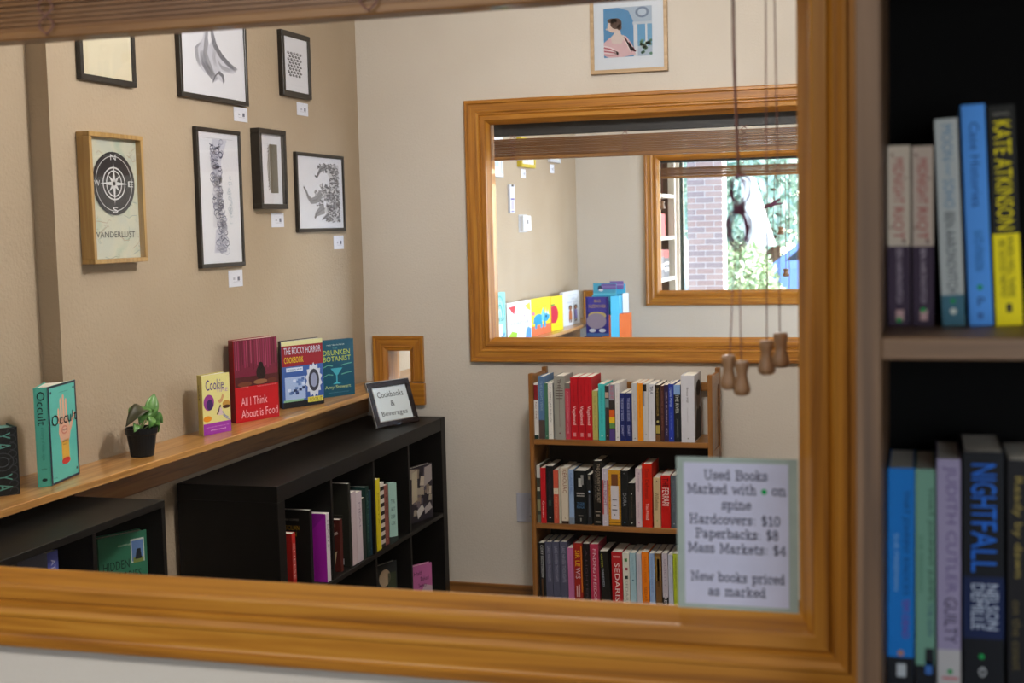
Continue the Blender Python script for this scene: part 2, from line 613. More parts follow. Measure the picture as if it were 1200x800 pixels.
def window(name, y):
    w_ = empty(name, (0, y, 0), kind='structure')
    casing('casing', w_, 0, WX0, WX1, WZ0, WZ1, 'tblr')
    a, b, c, d = WX0, WX1, WZ0, WZ1
    J0 = .0245
    box('jamb', (a - JB, J0, c - .036), (a, TH, d + JB), OAK[2], w_)
    box('jamb', (b, J0, c - .036), (b + JB, TH, d + JB), OAK[2], w_)
    box('jamb', (a, J0, d), (b, TH, d + JB), OAK[0], w_)
    box('sill', (a, J0, c - .036), (b, TH, c - .021), OAK[0], w_)
    g = .0195
    box('window_pane', (a + .004, g, c + .004), (b - .004, g + .004, d - .004), GLASS, w_)
    return w_


window('window_1', YA)
window('window_2', YB)
window('window_3', YC)
GY = YA + .0195

# little pass-through openings with oak trim
for i, y in enumerate((YB, YC)):
    t = empty('trim_%d' % (i + 1), (0, y, 0), kind='structure')
    PR = [(0, 0), (0, .016), (.003, .019), (.010, .019), (.013, .015), (.040, .013), (.043, .015), (.050, .010), (.060, .006), (.062, 0)]
    casing('casing', t, 0, PX0, PX1, PZ0, PZ1, 'tlr', PR, .062, .9275)
    box('jamb', (PX0 - .008, 0, .907), (PX0, TH, PZ1 + .008), OAK[2], t)
    box('jamb', (PX1, 0, .907), (PX1 + .008, TH, PZ1 + .008), OAK[2], t)
    box('jamb', (PX0, 0, PZ1), (PX1, TH, PZ1 + .008), OAK[0], t)
    box('sill', (PX0, 0, .907), (PX1, TH, .927), OAK[0], t)
    box('apron', (-2.035, -.022, .832), (-1.949, 0, .922), OAK[0], t, .002)

# oak ledges along the left wall
for i, (a, b) in enumerate(((YA + TH, YB), (YB + TH, YC))):
    lg = empty('wall_ledge', (XL, a, .927), label=['oak ledge running along the tan wall above the black shelves',
                                                   'oak ledge in the room beyond, carrying the picture books'][i], cat='shelf')
    n = MB()
    if i == 0:
        n.prism([(-.061, 0), (.172, 0), (.172, b - a), (.0, b - a), (.0, 3.137 - a), (-.061, 3.137 - a)], -.020, 0, LEDGE)
        n.build('ledge_board', lg, bevel=.002)
        box('apron', (.0, 3.137 - a, -.125), (.018, b - a - .03, -.021), DOAK[1], lg, .002)
        box('apron', (-.061, 0.02, -.125), (-.043, 3.137 - a - .01, -.021), DOAK[1], lg, .002)
    else:
        n.box((0, 0, -.02), (.172, b - a, 0), LEDGE)
        n.build('ledge_board', lg, bevel=.002)
        box('apron', (.0, 0.02, -.125), (.018, b - a - .03, -.021), DOAK[1], lg, .002)

# ------------------------------------------------------------------ blinds
def braid(mb, x, y, z0, z1, r, k, amp):
    n = 36
    for s_ in (1, -1):
        mb.tube([(x + s_ * amp * math.sin(2 * PI * k * i / n), y - .002 - .002 * math.cos(2 * PI * k * i / n) * s_, z0 + (z1 - z0) * i / n) for i in range(n + 1)], r, CORD, 5)


def blind(label, wy, zb, zs, zh0, zh1, heads=True):
    b = empty('window_blind', (0, wy + .067, 0), label=label, cat='blind', group='wooden blinds drawn up in the windows')
    x0, x1 = WX0 + .012, WX1 - .012
    D0, D1 = .008, .046
    HR = M('#3a3b3d', .45, .2)
    box('headrail', (x0, D0, zh0), (x1, D1, zh1), HR, b, .002)
    box('bottom_rail', (x0, D0 - .002, zb), (x1, D1 + .002, zb + .013), SLATD, b, .002)
    n = int((zs - zb - .013) / .0066)
    first = None
    for i in range(n):
        z = zb + .0145 + i * .0066
        if first is None:
            first = MB().box((x0, D0, -.0026), (x1, D1, .0026), SLATW).build('slat', b)
            o = first
        else:
            o = first.copy()
            link(o, b)
        o.location = (random.uniform(-.001, .001), random.uniform(-.0025, .0015), z)
        o.rotation_euler = (random.uniform(-.02, .02), 0, random.uniform(-.0008, .0008))
    for x in (-1.575, -1.117, -.655, -.235):
        mb = MB()
        braid(mb, x, D0 - .004, zb + .004, zs + .012, .0012, 2.2, .011)
        mb.tube([(x, D0 + .01, zs), (x, D0 + .01, zh0 + .004)], .0009, CORD, 5)
        mb.tube([(x, D1 - .01, zs), (x, D1 - .01, zh0 + .004)], .0009, CORD, 5)
        mb.build('ladder_cord', b, smooth=True)
    return b


TASW = grain('tassel_wood', ('#6a4a30', '#8d6a4a', '#a07c5a'), 2, 90, .5, .1, .03)


def tassel(b, p, h=.041, r=.0085):
    prof = [(.10 * r, h), (.72 * r, h), (.85 * r, h * .93), (.74 * r, h * .78), (.60 * r, h * .60), (.72 * r, h * .44), (.95 * r, h * .26), (1.0 * r, h * .16), (.88 * r, h * .05), (.5 * r, 0)]
    o = MB().lathe(prof, TASW, 18).build('tassel', b, p, smooth=True)
    return o


bA = blind('brown wooden blind drawn up at the top of the nearest window', YA, 1.815, 1.912, 1.925, 1.966)
bB = blind('brown wooden blind with grey headrail above the middle window', YB, 1.815, 1.903, 1.910, 1.966)
bC = blind('small far wooden blind above the window showing the brick pillar', YC, 1.838, 1.917, 1.940, 1.966)
# lift cords of the nearest blind
CY = .050
oy = YA + .067


def loc_(px, py, Y):
    p = PY(px, py, Y)
    return Vector((p.x, p.y - oy, p.z))


CYW = oy + CY
k0 = MB().tube([loc_(857.5, -40, CYW), loc_(859, 60, CYW), loc_(862, 130, CYW), loc_(865, 205, CYW)], .0012, CORD, 6).build('lift_cord', bA, smooth=True)
k0b = MB().tube([loc_(860, -40, CYW + .003), loc_(862, 100, CYW + .003), loc_(867, 205, CYW + .003)], .00085, CORD, 6).build('lift_cord', bA, smooth=True)
MB().tube([loc_(862, 285, CYW), loc_(858, 350, CYW), loc_(855, 428, CYW)], .00085, CORD, 6).build('lift_cord', bA, smooth=True)
MB().tube([loc_(868, 288, CYW), loc_(867, 350, CYW), loc_(869, 432, CYW)], .00085, CORD, 6).build('lift_cord', bA, smooth=True)
MB().tube([loc_(897, -40, CYW), loc_(898, 150, CYW), loc_(898.5, 405, CYW)], .00085, CORD, 6).build('lift_cord', bA, smooth=True)
MB().tube([loc_(907, -40, CYW), loc_(911, 180, CYW), loc_(914, 402, CYW)], .00085, CORD, 6).build('lift_cord', bA, smooth=True)
for px, py in ((854, 456), (869.5, 463), (898.5, 439), (915, 430)):
    tassel(bA, loc_(px, py, CYW), r=.0105)
kn = MB()
rk = random.Random(3)
for i in range(7):
    cx, cz = 866 + rk.uniform(-3, 3), 268 + rk.uniform(-4, 4)
    rx, rz = rk.uniform(8, 13), rk.uniform(17, 25)
    ph = rk.uniform(0, 1)
    kn.tube([loc_(cx + rx * math.cos(2 * PI * t / 18 + ph), cz + rz * math.sin(2 * PI * t / 18 + ph), CYW + .004 * math.sin(3 * 2 * PI * t / 18 + i)) for t in range(19)], .0009, KNOT, 5, False)
for i in range(5):
    cx, cz = 867 + rk.uniform(-5, 5), 221 + rk.uniform(-3, 3)
    rx, rz = rk.uniform(5, 13), rk.uniform(12, 20)
    kn.tube([loc_(cx + rx * math.cos(2 * PI * t / 16), cz + rz * math.sin(2 * PI * t / 16), CYW + .004 * math.sin(2 * 2 * PI * t / 16 + i)) for t in range(17)], .0009, KNOT, 5, False)
for i in range(5):
    kn.tube([loc_(866 + 7 * math.cos(2 * PI * t / 12), 240 + i * 2.2 + 2 * math.sin(2 * PI * t / 12), CYW + .006 * math.sin(2 * PI * t / 12)) for t in range(13)], .0009, KNOT, 5, False)
kn.build('cord_knot', bA, smooth=True)
# cords and small tassels of the far blind
oyc = YC + .067


def locc(px, py):
    p = PY(px, py, oyc + .055)
    return Vector((p.x, .055, p.z))


for (xa, xb, yt, t_) in ((899, 899, 345, 0), (908, 905, 300, 0), (914, 915, 266, 1), (920, 921, 315, 1), (925, 925, 345, 0), (776, 776, 236, 1), (769, 768, 345, 0)):
    MB().tube([locc(xa, 188), locc(xb, yt)], .0022, CORD, 5).build('lift_cord', bC, smooth=True)
    if t_:
        p = locc(xb, yt + 9)
        tassel(bC, p, .052, .021)
tie = MB()
tie.tube([locc(895, 244), locc(905, 239), locc(914, 233)], [.006, .012, .005], KNOT, 6)
tie.tube([locc(897, 240), locc(905, 240), locc(917, 238)], [.004, .009, .004], KNOT, 6)
tie.build('cord_tie', bC, smooth=True)

# ------------------------------------------------------------------ price sign stuck to the near pane
def corner(px, py):
    return PY(px, py, GY - .001)


q = [corner(*p) for p in ((795, 711), (936, 714.5), (934, 536), (793, 534.5))]
sg = empty('price_sign', q[0], label='white price notice on grey-green card stuck to the nearest window pane', cat='sign')
eu, ev = Vector((q[1].x - q[0].x, 0, 0)), Vector((0, 0, q[3].z - q[0].z))
CARD = noisy('grey_green_card', ('#8f9c95', '#98a59d'), (40, 40, 40), .8)
SHEET = noisy('shaded_white_sheet', ('#b4b5cb', '#babbd1'), (30, 30, 30), .8)  # white paper with its dim bluish shade put into the colour
MB().box((0, -.0006, 0), (eu.x, 0, ev.z), CARD).build('backing_card', sg)
px_ = lambda x: (x - 794) / 141.0
py_ = lambda y: (712 - y) / 177.0
ps = MB().box((eu.x * .062, -.0012, ev.z * .032), (eu.x * .925, -.0006, ev.z * .965), SHEET).build('paper_sheet', sg)
INK = M('#4a4855', .7)
pr = Print((0, -.0012, 0), eu, ev, (0, -1, 0))
for t, x0, x1, y in (('Used Books', 828, 900, 560), ('Marked with', 808, 887, 576.5), ('on', 906, 921, 576.5), ('spine', 848, 881, 594), ('Hardcovers: $10', 810, 914, 611.5),
                     ('Paperbacks: $8', 817, 912, 628), ('Mass Markets: $4', 808, 920, 645), ('New books priced', 811, 919, 678.5), ('as marked', 831, 897, 695)):
    pr.typed(t, px_(x0 - 1), py_(y), px_(x1 + 1), 15.5 / 177, INK, 1, .085)
pr.ell(px_(896.5), py_(573), 3.2 / 141, 3.2 / 177, M('#0f9a4a', .6), 1)
sub(pr.build('lettering', sg), ps)

# ================================================================== BOOKS
def book(label, loc, t, h, d, col, deco=(), rz=0.0, lean=0.0, group=None, hard=False, page=None, front=None, front_deco=None, rough=.55, name='book', pitch=0.0):
    """upright book, spine towards local -y, origin at the bottom of the spine centre"""
    loc = (loc[0], loc[1], loc[2] + .0005 + abs(math.sin(lean)) * t / 2)
    o = empty(name, loc, label=label, cat='book', group=group, rot=(pitch, lean, rz))
    cm = M(col, rough)
    c = .0022 if hard else .0012
    ins = .003 if hard else .0008
    mb = MB()
    mb.box((-t / 2, 0, 0), (t / 2, c, h), cm)
    fm = M(front, rough) if front else cm
    mb.box((-t / 2, c, 0), (-t / 2 + c, d, h), fm)
    mb.box((t / 2 - c, c, 0), (t / 2, d, h), cm)
    cv = mb.build('cover', o)
    MB().box((-t / 2 + c, c, ins), (t / 2 - c, d - ins, h - ins), page or PAGES).build('pages', o)
    if deco:
        p = Print((-t / 2, 0, 0), (t, 0, 0), (0, 0, h), (0, -1, 0))
        p.rect(.02, .003, .98, .997, cm, -.5)
        for e in deco:
            k = e[0]
            if k == 'b':
                p.rect(0, e[1], 1, e[2], M(e[3], rough), 0)
            elif k == 'r':
                p.rect(e[1], e[2], e[3], e[4], M(e[5], rough), 1)
            elif k == 't':
                p.text(e[1], e[2], e[3], e[4], e[5], M(e[6], .6), 2, True)
            elif k == 'h':
                p.text(e[1], e[2], e[3], e[4], e[5], M(e[6], .6), 2, False)
            elif k == 'o':
                p.ell(e[1], e[2], e[3] / t, e[3] / h, M(e[4], .6), 3, 14)
        p.build('spine_print', cv)
    if front_deco:
        p = Print((-t / 2, d, 0), (0, -d, 0), (0, 0, h), (-1, 0, 0))
        front_deco(p)
        p.build('cover_print', cv)
    return o


def row(specs, Y, zshelf, where, group, dflt=.14, lean=0.0, rnd=1):
    """spines measured in the photo: (x0, x1, ytop, colour, description, deco, {extra})"""
    rr = random.Random(rnd)
    for s in specs:
        x0, x1, yt, col, desc, deco = s[:6]
        ex = dict(s[6]) if len(s) > 6 else {}
        yy = Y + ex.pop('back', rr.uniform(-.004, .006))
        a, b = PY(x0, yt + 40, yy), PY(x1, yt + 40, yy)
        top = PY((x0 + x1) / 2, yt, yy).z
        book(desc + ' ' + where, ((a.x + b.x) / 2, yy, zshelf), (b.x - a.x) - .0006, top - zshelf, ex.pop('d', dflt + rr.uniform(-.012, .008)), col, deco,
             lean=ex.pop('lean', lean), group=group, **ex)


# ---------------------------------------------- small oak bookcase against the back wall
BF, BR = 4.965, 5.188           # front and rear of the bookcase
bx0, bx1 = -1.4430, -.7420
S1, S2, S3 = .738, .412, .100
bc = empty('oak_bookcase', ((bx0 + bx1) / 2, (BF + BR) / 2, 0), label='small mission style oak bookcase full of books below the middle window', cat='bookcase')
ox, oyy = (bx0 + bx1) / 2, (BF + BR) / 2


def bbox(name, lo, hi, mat, bev=.0015):
    return box(name, (lo[0] - ox, lo[1] - oyy, lo[2]), (hi[0] - ox, hi[1] - oyy, hi[2]), mat, bc, bev)


for xa in (bx0, bx1 - .018):
    bbox('post', (xa, BF, 0), (xa + .018, BF + .03, .990), DOAK[2])
    bbox('post', (xa, BR - .03, 0), (xa + .018, BR, .996), DOAK[2])
    for z0, z1 in ((.935, .982), (.66, .70), (.36, .40), (.05, .09)):
        bbox('side_rail', (xa + .002, BF + .03, z0), (xa + .016, BR - .03, z1), DOAK[1])
    bbox('side_panel', (xa + .006, BF + .03, .09), (xa + .012, BR - .03, .935), DOAK[2], 0)
for z in (S1, S2, S3):
    bbox('shelf', (bx0 + .018, BF + .002, z - .020), (bx1 - .018, BR - .006, z), DOAK[0])
bbox('back_rail', (bx0 + .018, BR - .014, .905), (bx1 - .018, BR, .938), DOAK[0])
bbox('back_panel', (bx0 + .018, BR - .005, S3), (bx1 - .018, BR, S1 - .02), M('#2c2018', .7), 0)

TOPS = 'on top shelf of oak bookcase'
MIDS = 'on middle shelf of oak bookcase'
LOWS = 'on bottom shelf of oak bookcase'
W = '#dcdad6'
row([
    (626.2, 631, 449, '#d6d2d0', 'thin white book with dark red spine top, leftmost', [('b', .70, .97, '#7c1f26'), ('b', 0, .07, '#15302f'), ('t', 'NO ONE', .3, .35, .7, .66, '#77402f')]),
    (631.2, 638.3, 441, '#4f6f95', 'steel blue hardcover with brown foot', [('b', 0, .3, '#4a3d38'), ('t', 'THE LIGHT YEAR', .3, .45, .7, .93, '#8aa3bd')], {'hard': True}),
    (638.5, 642.4, 449, '#3f6d57', 'thin dark green book beside steel blue one', [('o', .5, .05, .0015, '#c9d6cd')]),
    (642.6, 648.2, 449, '#dedcd8', 'thin white book with small black dot', [('o', .5, .92, .0022, '#1b1b1b'), ('t', 'A FINE LINE IN BLACK', .3, .3, .7, .85, '#6a6a6a'), ('o', .5, .08, .0016, '#777777')]),
    (649.5, 662, 440.5, '#8f8d86', 'thick grey hardcover with dark cross lettering', [('t', 'THE', .35, .80, .65, .95, '#4a3c3a'), ('r', .15, .80, .85, .815, '#5a4d4a'), ('r', .15, .76, .85, .775, '#5a4d4a'), ('r', .15, .72, .85, .735, '#5a4d4a'), ('r', .15, .68, .85, .695, '#5a4d4a'), ('r', .2, .64, .8, .652, '#5a4d4a'), ('r', .48, .2, .52, .9, '#6a5552'), ('o', .5, .1, .003, '#6b4a4a')], {'hard': True}),
    (662.2, 668.6, 449, '#b23a4c', 'slim rose red book with photo at spine top', [('b', .9, 1, '#6a6660'), ('t', 'ALWAYS COMING HOME', .3, .1, .7, .86, '#d68a92')]),
    (668.8, 677.2, 442, '#b3121f', 'first of three matching red comic volumes', [('t', 'Vagabond', .2, .24, .75, .54, '#f0d9d6'), ('t', 'VOLUME', .42, .60, .58, .88, '#6b0d14'), ('r', .3, .05, .7, .11, '#c9878a')]),
    (677.5, 685.7, 442, '#b3121f', 'middle one of three matching red comic volumes', [('t', 'Vagabond', .2, .24, .75, .54, '#f0d9d6'), ('t', 'VOLUME', .42, .60, .58, .88, '#6b0d14'), ('r', .3, .05, .7, .11, '#c9878a')]),
    (686, 693.9, 442, '#b3121f', 'last of three matching red comic volumes', [('t', 'Vagabond', .2, .24, .75, .54, '#f0d9d6'), ('t', 'VOLUME', .42, .60, .58, .88, '#6b0d14'), ('r', .3, .05, .7, .11, '#c9878a')]),
    (694.4, 701, 458, '#b5ad62', 'short olive yellow book right of the red volumes', [('t', 'THE SMALL HOURS', .3, .2, .65, .9, '#8b8348')]),
    (701.6, 709, 450, '#3fb6b6', 'turquoise book', [('t', 'SUMMER ON THE WATER', .35, .3, .65, .92, '#2e8a90'), ('o', .5, .08, .0028, '#cfe9e6'), ('o', .5, .15, .0015, '#1d5a60')]),
    (709.4, 713.9, 452, '#3a3234', 'slim patchwork dark book', [('b', .78, .88, '#b8998a'), ('b', .6, .76, '#6d8b8b'), ('o', .5, .08, .002, '#c7a98a')]),
    (714, 720.6, 450.6, '#2a2524', 'rainbow banded black book', [('b', .72, 1, '#8f8a9a'), ('t', 'ALL OF IT', .25, .75, .75, .98, '#c2485e'), ('b', .42, .55, '#c8561c'), ('b', .31, .42, '#d9b41c'), ('b', .22, .31, '#5b8a4b'), ('b', 0, .2, '#4a3a78')]),
    (721, 726.2, 449, '#d9d7d8', 'slim white book beside the navy pair', [('t', 'letters from the shore', .35, .15, .65, .9, '#b3a9ad'), ('o', .5, .06, .0018, '#555555')]),
    (726.4, 733.1, 460.6, '#1b2560', 'left of two short navy books with white lettering', [('t', 'THE BOOK OF BOOKS', .28, .42, .72, .9, '#aeb4d8'), ('t', 'DIARY', .3, .1, .7, .32, '#aeb4d8')]),
    (733.3, 740.4, 460.6, '#1b2560', 'right of two short navy books with white lettering', [('t', 'THE BOOK OF BOOKS', .28, .42, .72, .9, '#aeb4d8'), ('t', 'DIARY', .3, .1, .7, .32, '#aeb4d8')]),
    (740.7, 746.9, 449, '#b9babd', 'pale grey book beside orange one', [('t', 'A LITTLE HISTORY', .3, .35, .7, .7, '#96919a'), ('o', .5, .05, .002, '#444444')]),
    (747, 753.2, 449, '#e08c1a', 'bright orange book', [('t', 'ON THE ROAD AGAIN', .38, .4, .62, .8, '#b96a10')]),
    (753.8, 759.9, 449, '#c4c4c6', 'light grey book with black patch at top', [('r', 0, .86, .7, .98, '#1c1c1c'), ('r', 0, .6, .3, .86, '#8b8b8d'), ('o', .5, .12, .0016, '#6a6a6a')]),
    (760.1, 767.6, 450, '#d2d3dc', 'white book with large dark capitals at top', [('t', 'TRA', .25, .82, .75, .97, '#3a3e5a'), ('t', 'a novel about leaving', .4, .3, .6, .55, '#9a9aa8')]),
    (767.8, 773.9, 451, '#251c15', 'black and gold spined book', [('t', 'THE GOLDEN HOUR', .3, .45, .7, .95, '#a58b45'), ('o', .5, .35, .0045, '#b9b06a'), ('r', .1, .14, .9, .28, '#a89a4c'), ('b', 0, .12, '#6d4a28')]),
    (774.1, 778.4, 452, '#4a2a24', 'slim chestnut brown book', [('t', 'HOUSE OF LEAVES', .3, .2, .7, .9, '#7a5248')]),
    (778.6, 783.4, 451, '#2f2346', 'slim dark purple book with pale capitals', [('t', 'GIRLS BURNING  JOY', .28, .1, .72, .88, '#b9a8b8')]),
    (783.6, 789.7, 450, '#253a9c', 'royal blue book', [('t', 'Claude Monet', .25, .6, .75, .94, '#a9bce6'), ('t', 'a life in letters', .35, .2, .65, .5, '#6a80c8'), ('o', .5, .06, .002, '#c9d2f0')]),
    (789.9, 797.6, 451, '#1d2026', 'black book with sky blue spine top', [('b', .83, 1, '#7fa0d0'), ('t', 'THE RIVER', .25, .5, .75, .83, '#c9ccc4'), ('t', 'JOHN ASHWORTH', .35, .08, .65, .4, '#8a8d86')]),
], BF + .012, S1, TOPS, 'books on the top shelf of the oak bookcase', .15)
a, b = PY(798.2, 480, BF + .006), PY(813.8, 480, BF + .006)


def portrait(p):
    p.rect(0, 0, 1, 1, M('#d8d8da'))
    p.poly([(.1, .02), (.95, .02), (.9, .45), (.6, .55), (.3, .45)], M('#3a3433'), 1)
    p.ell(.55, .66, .3, .2, M('#8d7a72'), 2)
    p.ell(.58, .78, .34, .12, M('#2c2524'), 3)


bw = book('thick white hardcover with dark portrait, rightmost on top shelf of oak bookcase', ((a.x + b.x) / 2, BF + .006, S1), b.x - a.x, PY(806, 440, BF + .006).z - S1, .155, '#cfd0da',
          [('t', 'Bruce Hill', .42, .6, .56, .82, '#4a4a55'), ('t', 'the collected memoir', .44, .3, .54, .52, '#9a9aa4'), ('o', .5, .06, .0022, '#444444')], group='books on the top shelf of the oak bookcase', hard=True)
t_ = b.x - a.x
pp = Print((t_ / 2, 0, 0), (0, .155, 0), (0, 0, PY(806, 440, BF + .006).z - S1), (1, 0, 0))
portrait(pp)
pp.build('cover_print', bw)

row([
    (629.4, 633.6, 545, '#3d4238', 'olive banded book with white top, leftmost', [('b', .78, 1, '#c9c8c4'), ('b', .2, .4, '#8a8a66'), ('r', .1, .55, .9, .62, '#b9b9a5'), ('b', 0, .14, '#6a6e5c')]),
    (633.9, 639.9, 548, '#b81a22', 'slim red book, second from left', [('t', 'Crescent', .3, .1, .7, .4, '#f0d5d0')]),
    (640.2, 648.7, 546, '#15171a', 'black book with a small white dot', [('t', 'MOONLIGHT NIGHTS', .35, .3, .65, .9, '#3a2f45'), ('r', .3, .3, .7, .4, '#2c4a3a'), ('o', .5, .1, .0032, '#c9c9c4')]),
    (649, 654.8, 551, '#c25540', 'salmon red classic with cream band', [('b', .55, .66, '#d9cfba'), ('o', .5, .6, .0022, '#5a3a30'), ('t', 'NINETEEN', .3, .1, .7, .5, '#d98a70')]),
    (655, 657.6, 551, '#b8b3a2', 'very thin cream grey booklet', []),
    (657.9, 666.2, 548, '#cfc4b2', 'cream book with large brown capitals', [('t', 'KEROUAC', .25, .55, .78, .97, '#7a3a35'), ('b', 0, .05, '#3a2a24'), ('o', .5, .1, .002, '#8a6a5a')]),
    (666.9, 672.7, 550, '#8fa9cf', 'light blue book beside wide black one', [('t', 'CLAUDE BELL', .25, .55, .75, .93, '#4a6aa6'), ('b', 0, .12, '#7a8798')]),
    (673, 688, 551.5, '#101316', 'wide black book with white figure on spine', [('r', .35, .70, .62, .86, '#b9bab8'), ('r', .55, .74, .75, .92, '#8f908e'), ('r', .2, .56, .8, .59, '#9a9a98'), ('r', .2, .52, .8, .54, '#9a9a98'), ('h', 'TIGER', .22, .36, .8, .41, '#4a7aa8'), ('h', 'BLACK', .22, .30, .8, .35, '#4a7aa8'), ('r', .3, .16, .7, .17, '#77736a'), ('r', .45, .06, .55, .12, '#8a8a84')]),
    (688.5, 693.4, 556, '#1d1f22', 'slim black book with pale blue speck', [('o', .5, .66, .0035, '#a9c4e6'), ('r', .3, .9, .7, .96, '#8a8374'), ('r', .35, .15, .65, .6, '#4a4f58')]),
    (695.3, 705.5, 540, '#171412', 'tallest black book with tan capitals', [('t', 'THE COUNTRY OF SECRET', .45, .35, .8, .95, '#a29684'), ('t', 'A HISTORY IN LETTERS', .18, .4, .36, .85, '#77706a'), ('r', .2, .2, .8, .22, '#8a8074'), ('r', .3, .14, .7, .17, '#8a8074'), ('r', .2, .04, .8, .06, '#8a8074')], {'hard': True}),
    (706, 712.9, 549, '#c3bccb', 'lilac white book with red violet pattern', [('t', 'ALL NIGHT', .25, .35, .75, .8, '#7a4a78'), ('r', 0, .2, .25, .8, '#b35a58'), ('r', .8, .2, 1, .8, '#b35a58'), ('o', .5, .08, .003, '#d9d6e2'), ('o', .5, .92, .003, '#d9d6e2')]),
    (713.2, 727.4, 551, '#c58f24', 'gold beaded book with white label', [('r', .2, .12, .85, .72, '#cfccd6'), ('r', .25, .72, .8, .93, '#6a3f24')] + [('o', .08, .1 + .07 * k, .0012, '#3a2a10') for k in range(13)] + [('o', .93, .1 + .07 * k, .0012, '#3a2a10') for k in range(13)] + [('r', .3, .28, .7, .3, '#4a4a55'), ('r', .35, .36, .65, .38, '#4a4a55'), ('r', .3, .46, .7, .475, '#4a4a55'), ('o', .5, .2, .0025, '#4a4a55'), ('b', 0, .02, '#6a4a14'), ('b', .05, .065, '#6a4a14')]),
    (727.7, 736.2, 551.5, '#16181a', 'black book with silver capitals right of the gold one', [('t', 'DORA', .3, .36, .78, .6, '#8d9298'), ('o', .5, .07, .0024, '#5a8ab4'), ('o', .5, .95, .0022, '#77777a')]),
    (736.5, 744.6, 566, '#1a1a18', 'short black book with two small white dots', [('o', .5, .75, .0022, '#cfd2c9'), ('o', .5, .08, .0022, '#cfd6c9'), ('t', 'the night watch', .4, .2, .6, .7, '#5c4f3c')]),
    (744.9, 752.3, 549, '#cbb8c0', 'pale pink book', [('t', 'Rosemary', .3, .6, .7, .93, '#8a6a80'), ('t', 'lines written', .35, .15, .65, .42, '#a98a98'), ('o', .5, .07, .0024, '#a3568a')]),
    (752.7, 764.3, 543.5, '#c4220c', 'tall bright red hardcover', [('t', 'Don DeForest', .3, .45, .7, .92, '#6a130a'), ('t', 'You Head', .35, .12, .68, .38, '#f0dad2')], {'hard': True}),
    (766, 774.3, 559.5, '#c9b088', 'cream tan book with green dot', [('t', 'Wilhelmina', .2, .35, .75, .7, '#6a5a40'), ('o', .5, .14, .0024, '#7aa05a'), ('o', .5, .93, .0022, '#4a3a2a')]),
    (774.8, 785.8, 557, '#b51512', 'red book with white block capitals', [('t', 'FERRARI', .15, .42, .85, .76, '#e6dcd8'), ('t', 'THE', .2, .78, .8, .95, '#3a0a0a')]),
    (786.4, 793.2, 557, '#4d5560', 'slate grey book beside the price notice', [('t', 'NORTHERN LINES', .3, .3, .7, .9, '#6a727c'), ('o', .5, .08, .002, '#a9b0b8')]),
], BF + .012, S2, MIDS, 'books on the middle shelf of the oak bookcase', .15, rnd=2)
SL = [('t', 'LAKE HAVEN THOUGHTS', .3, .35, .75, .93, '#8f90a4')]
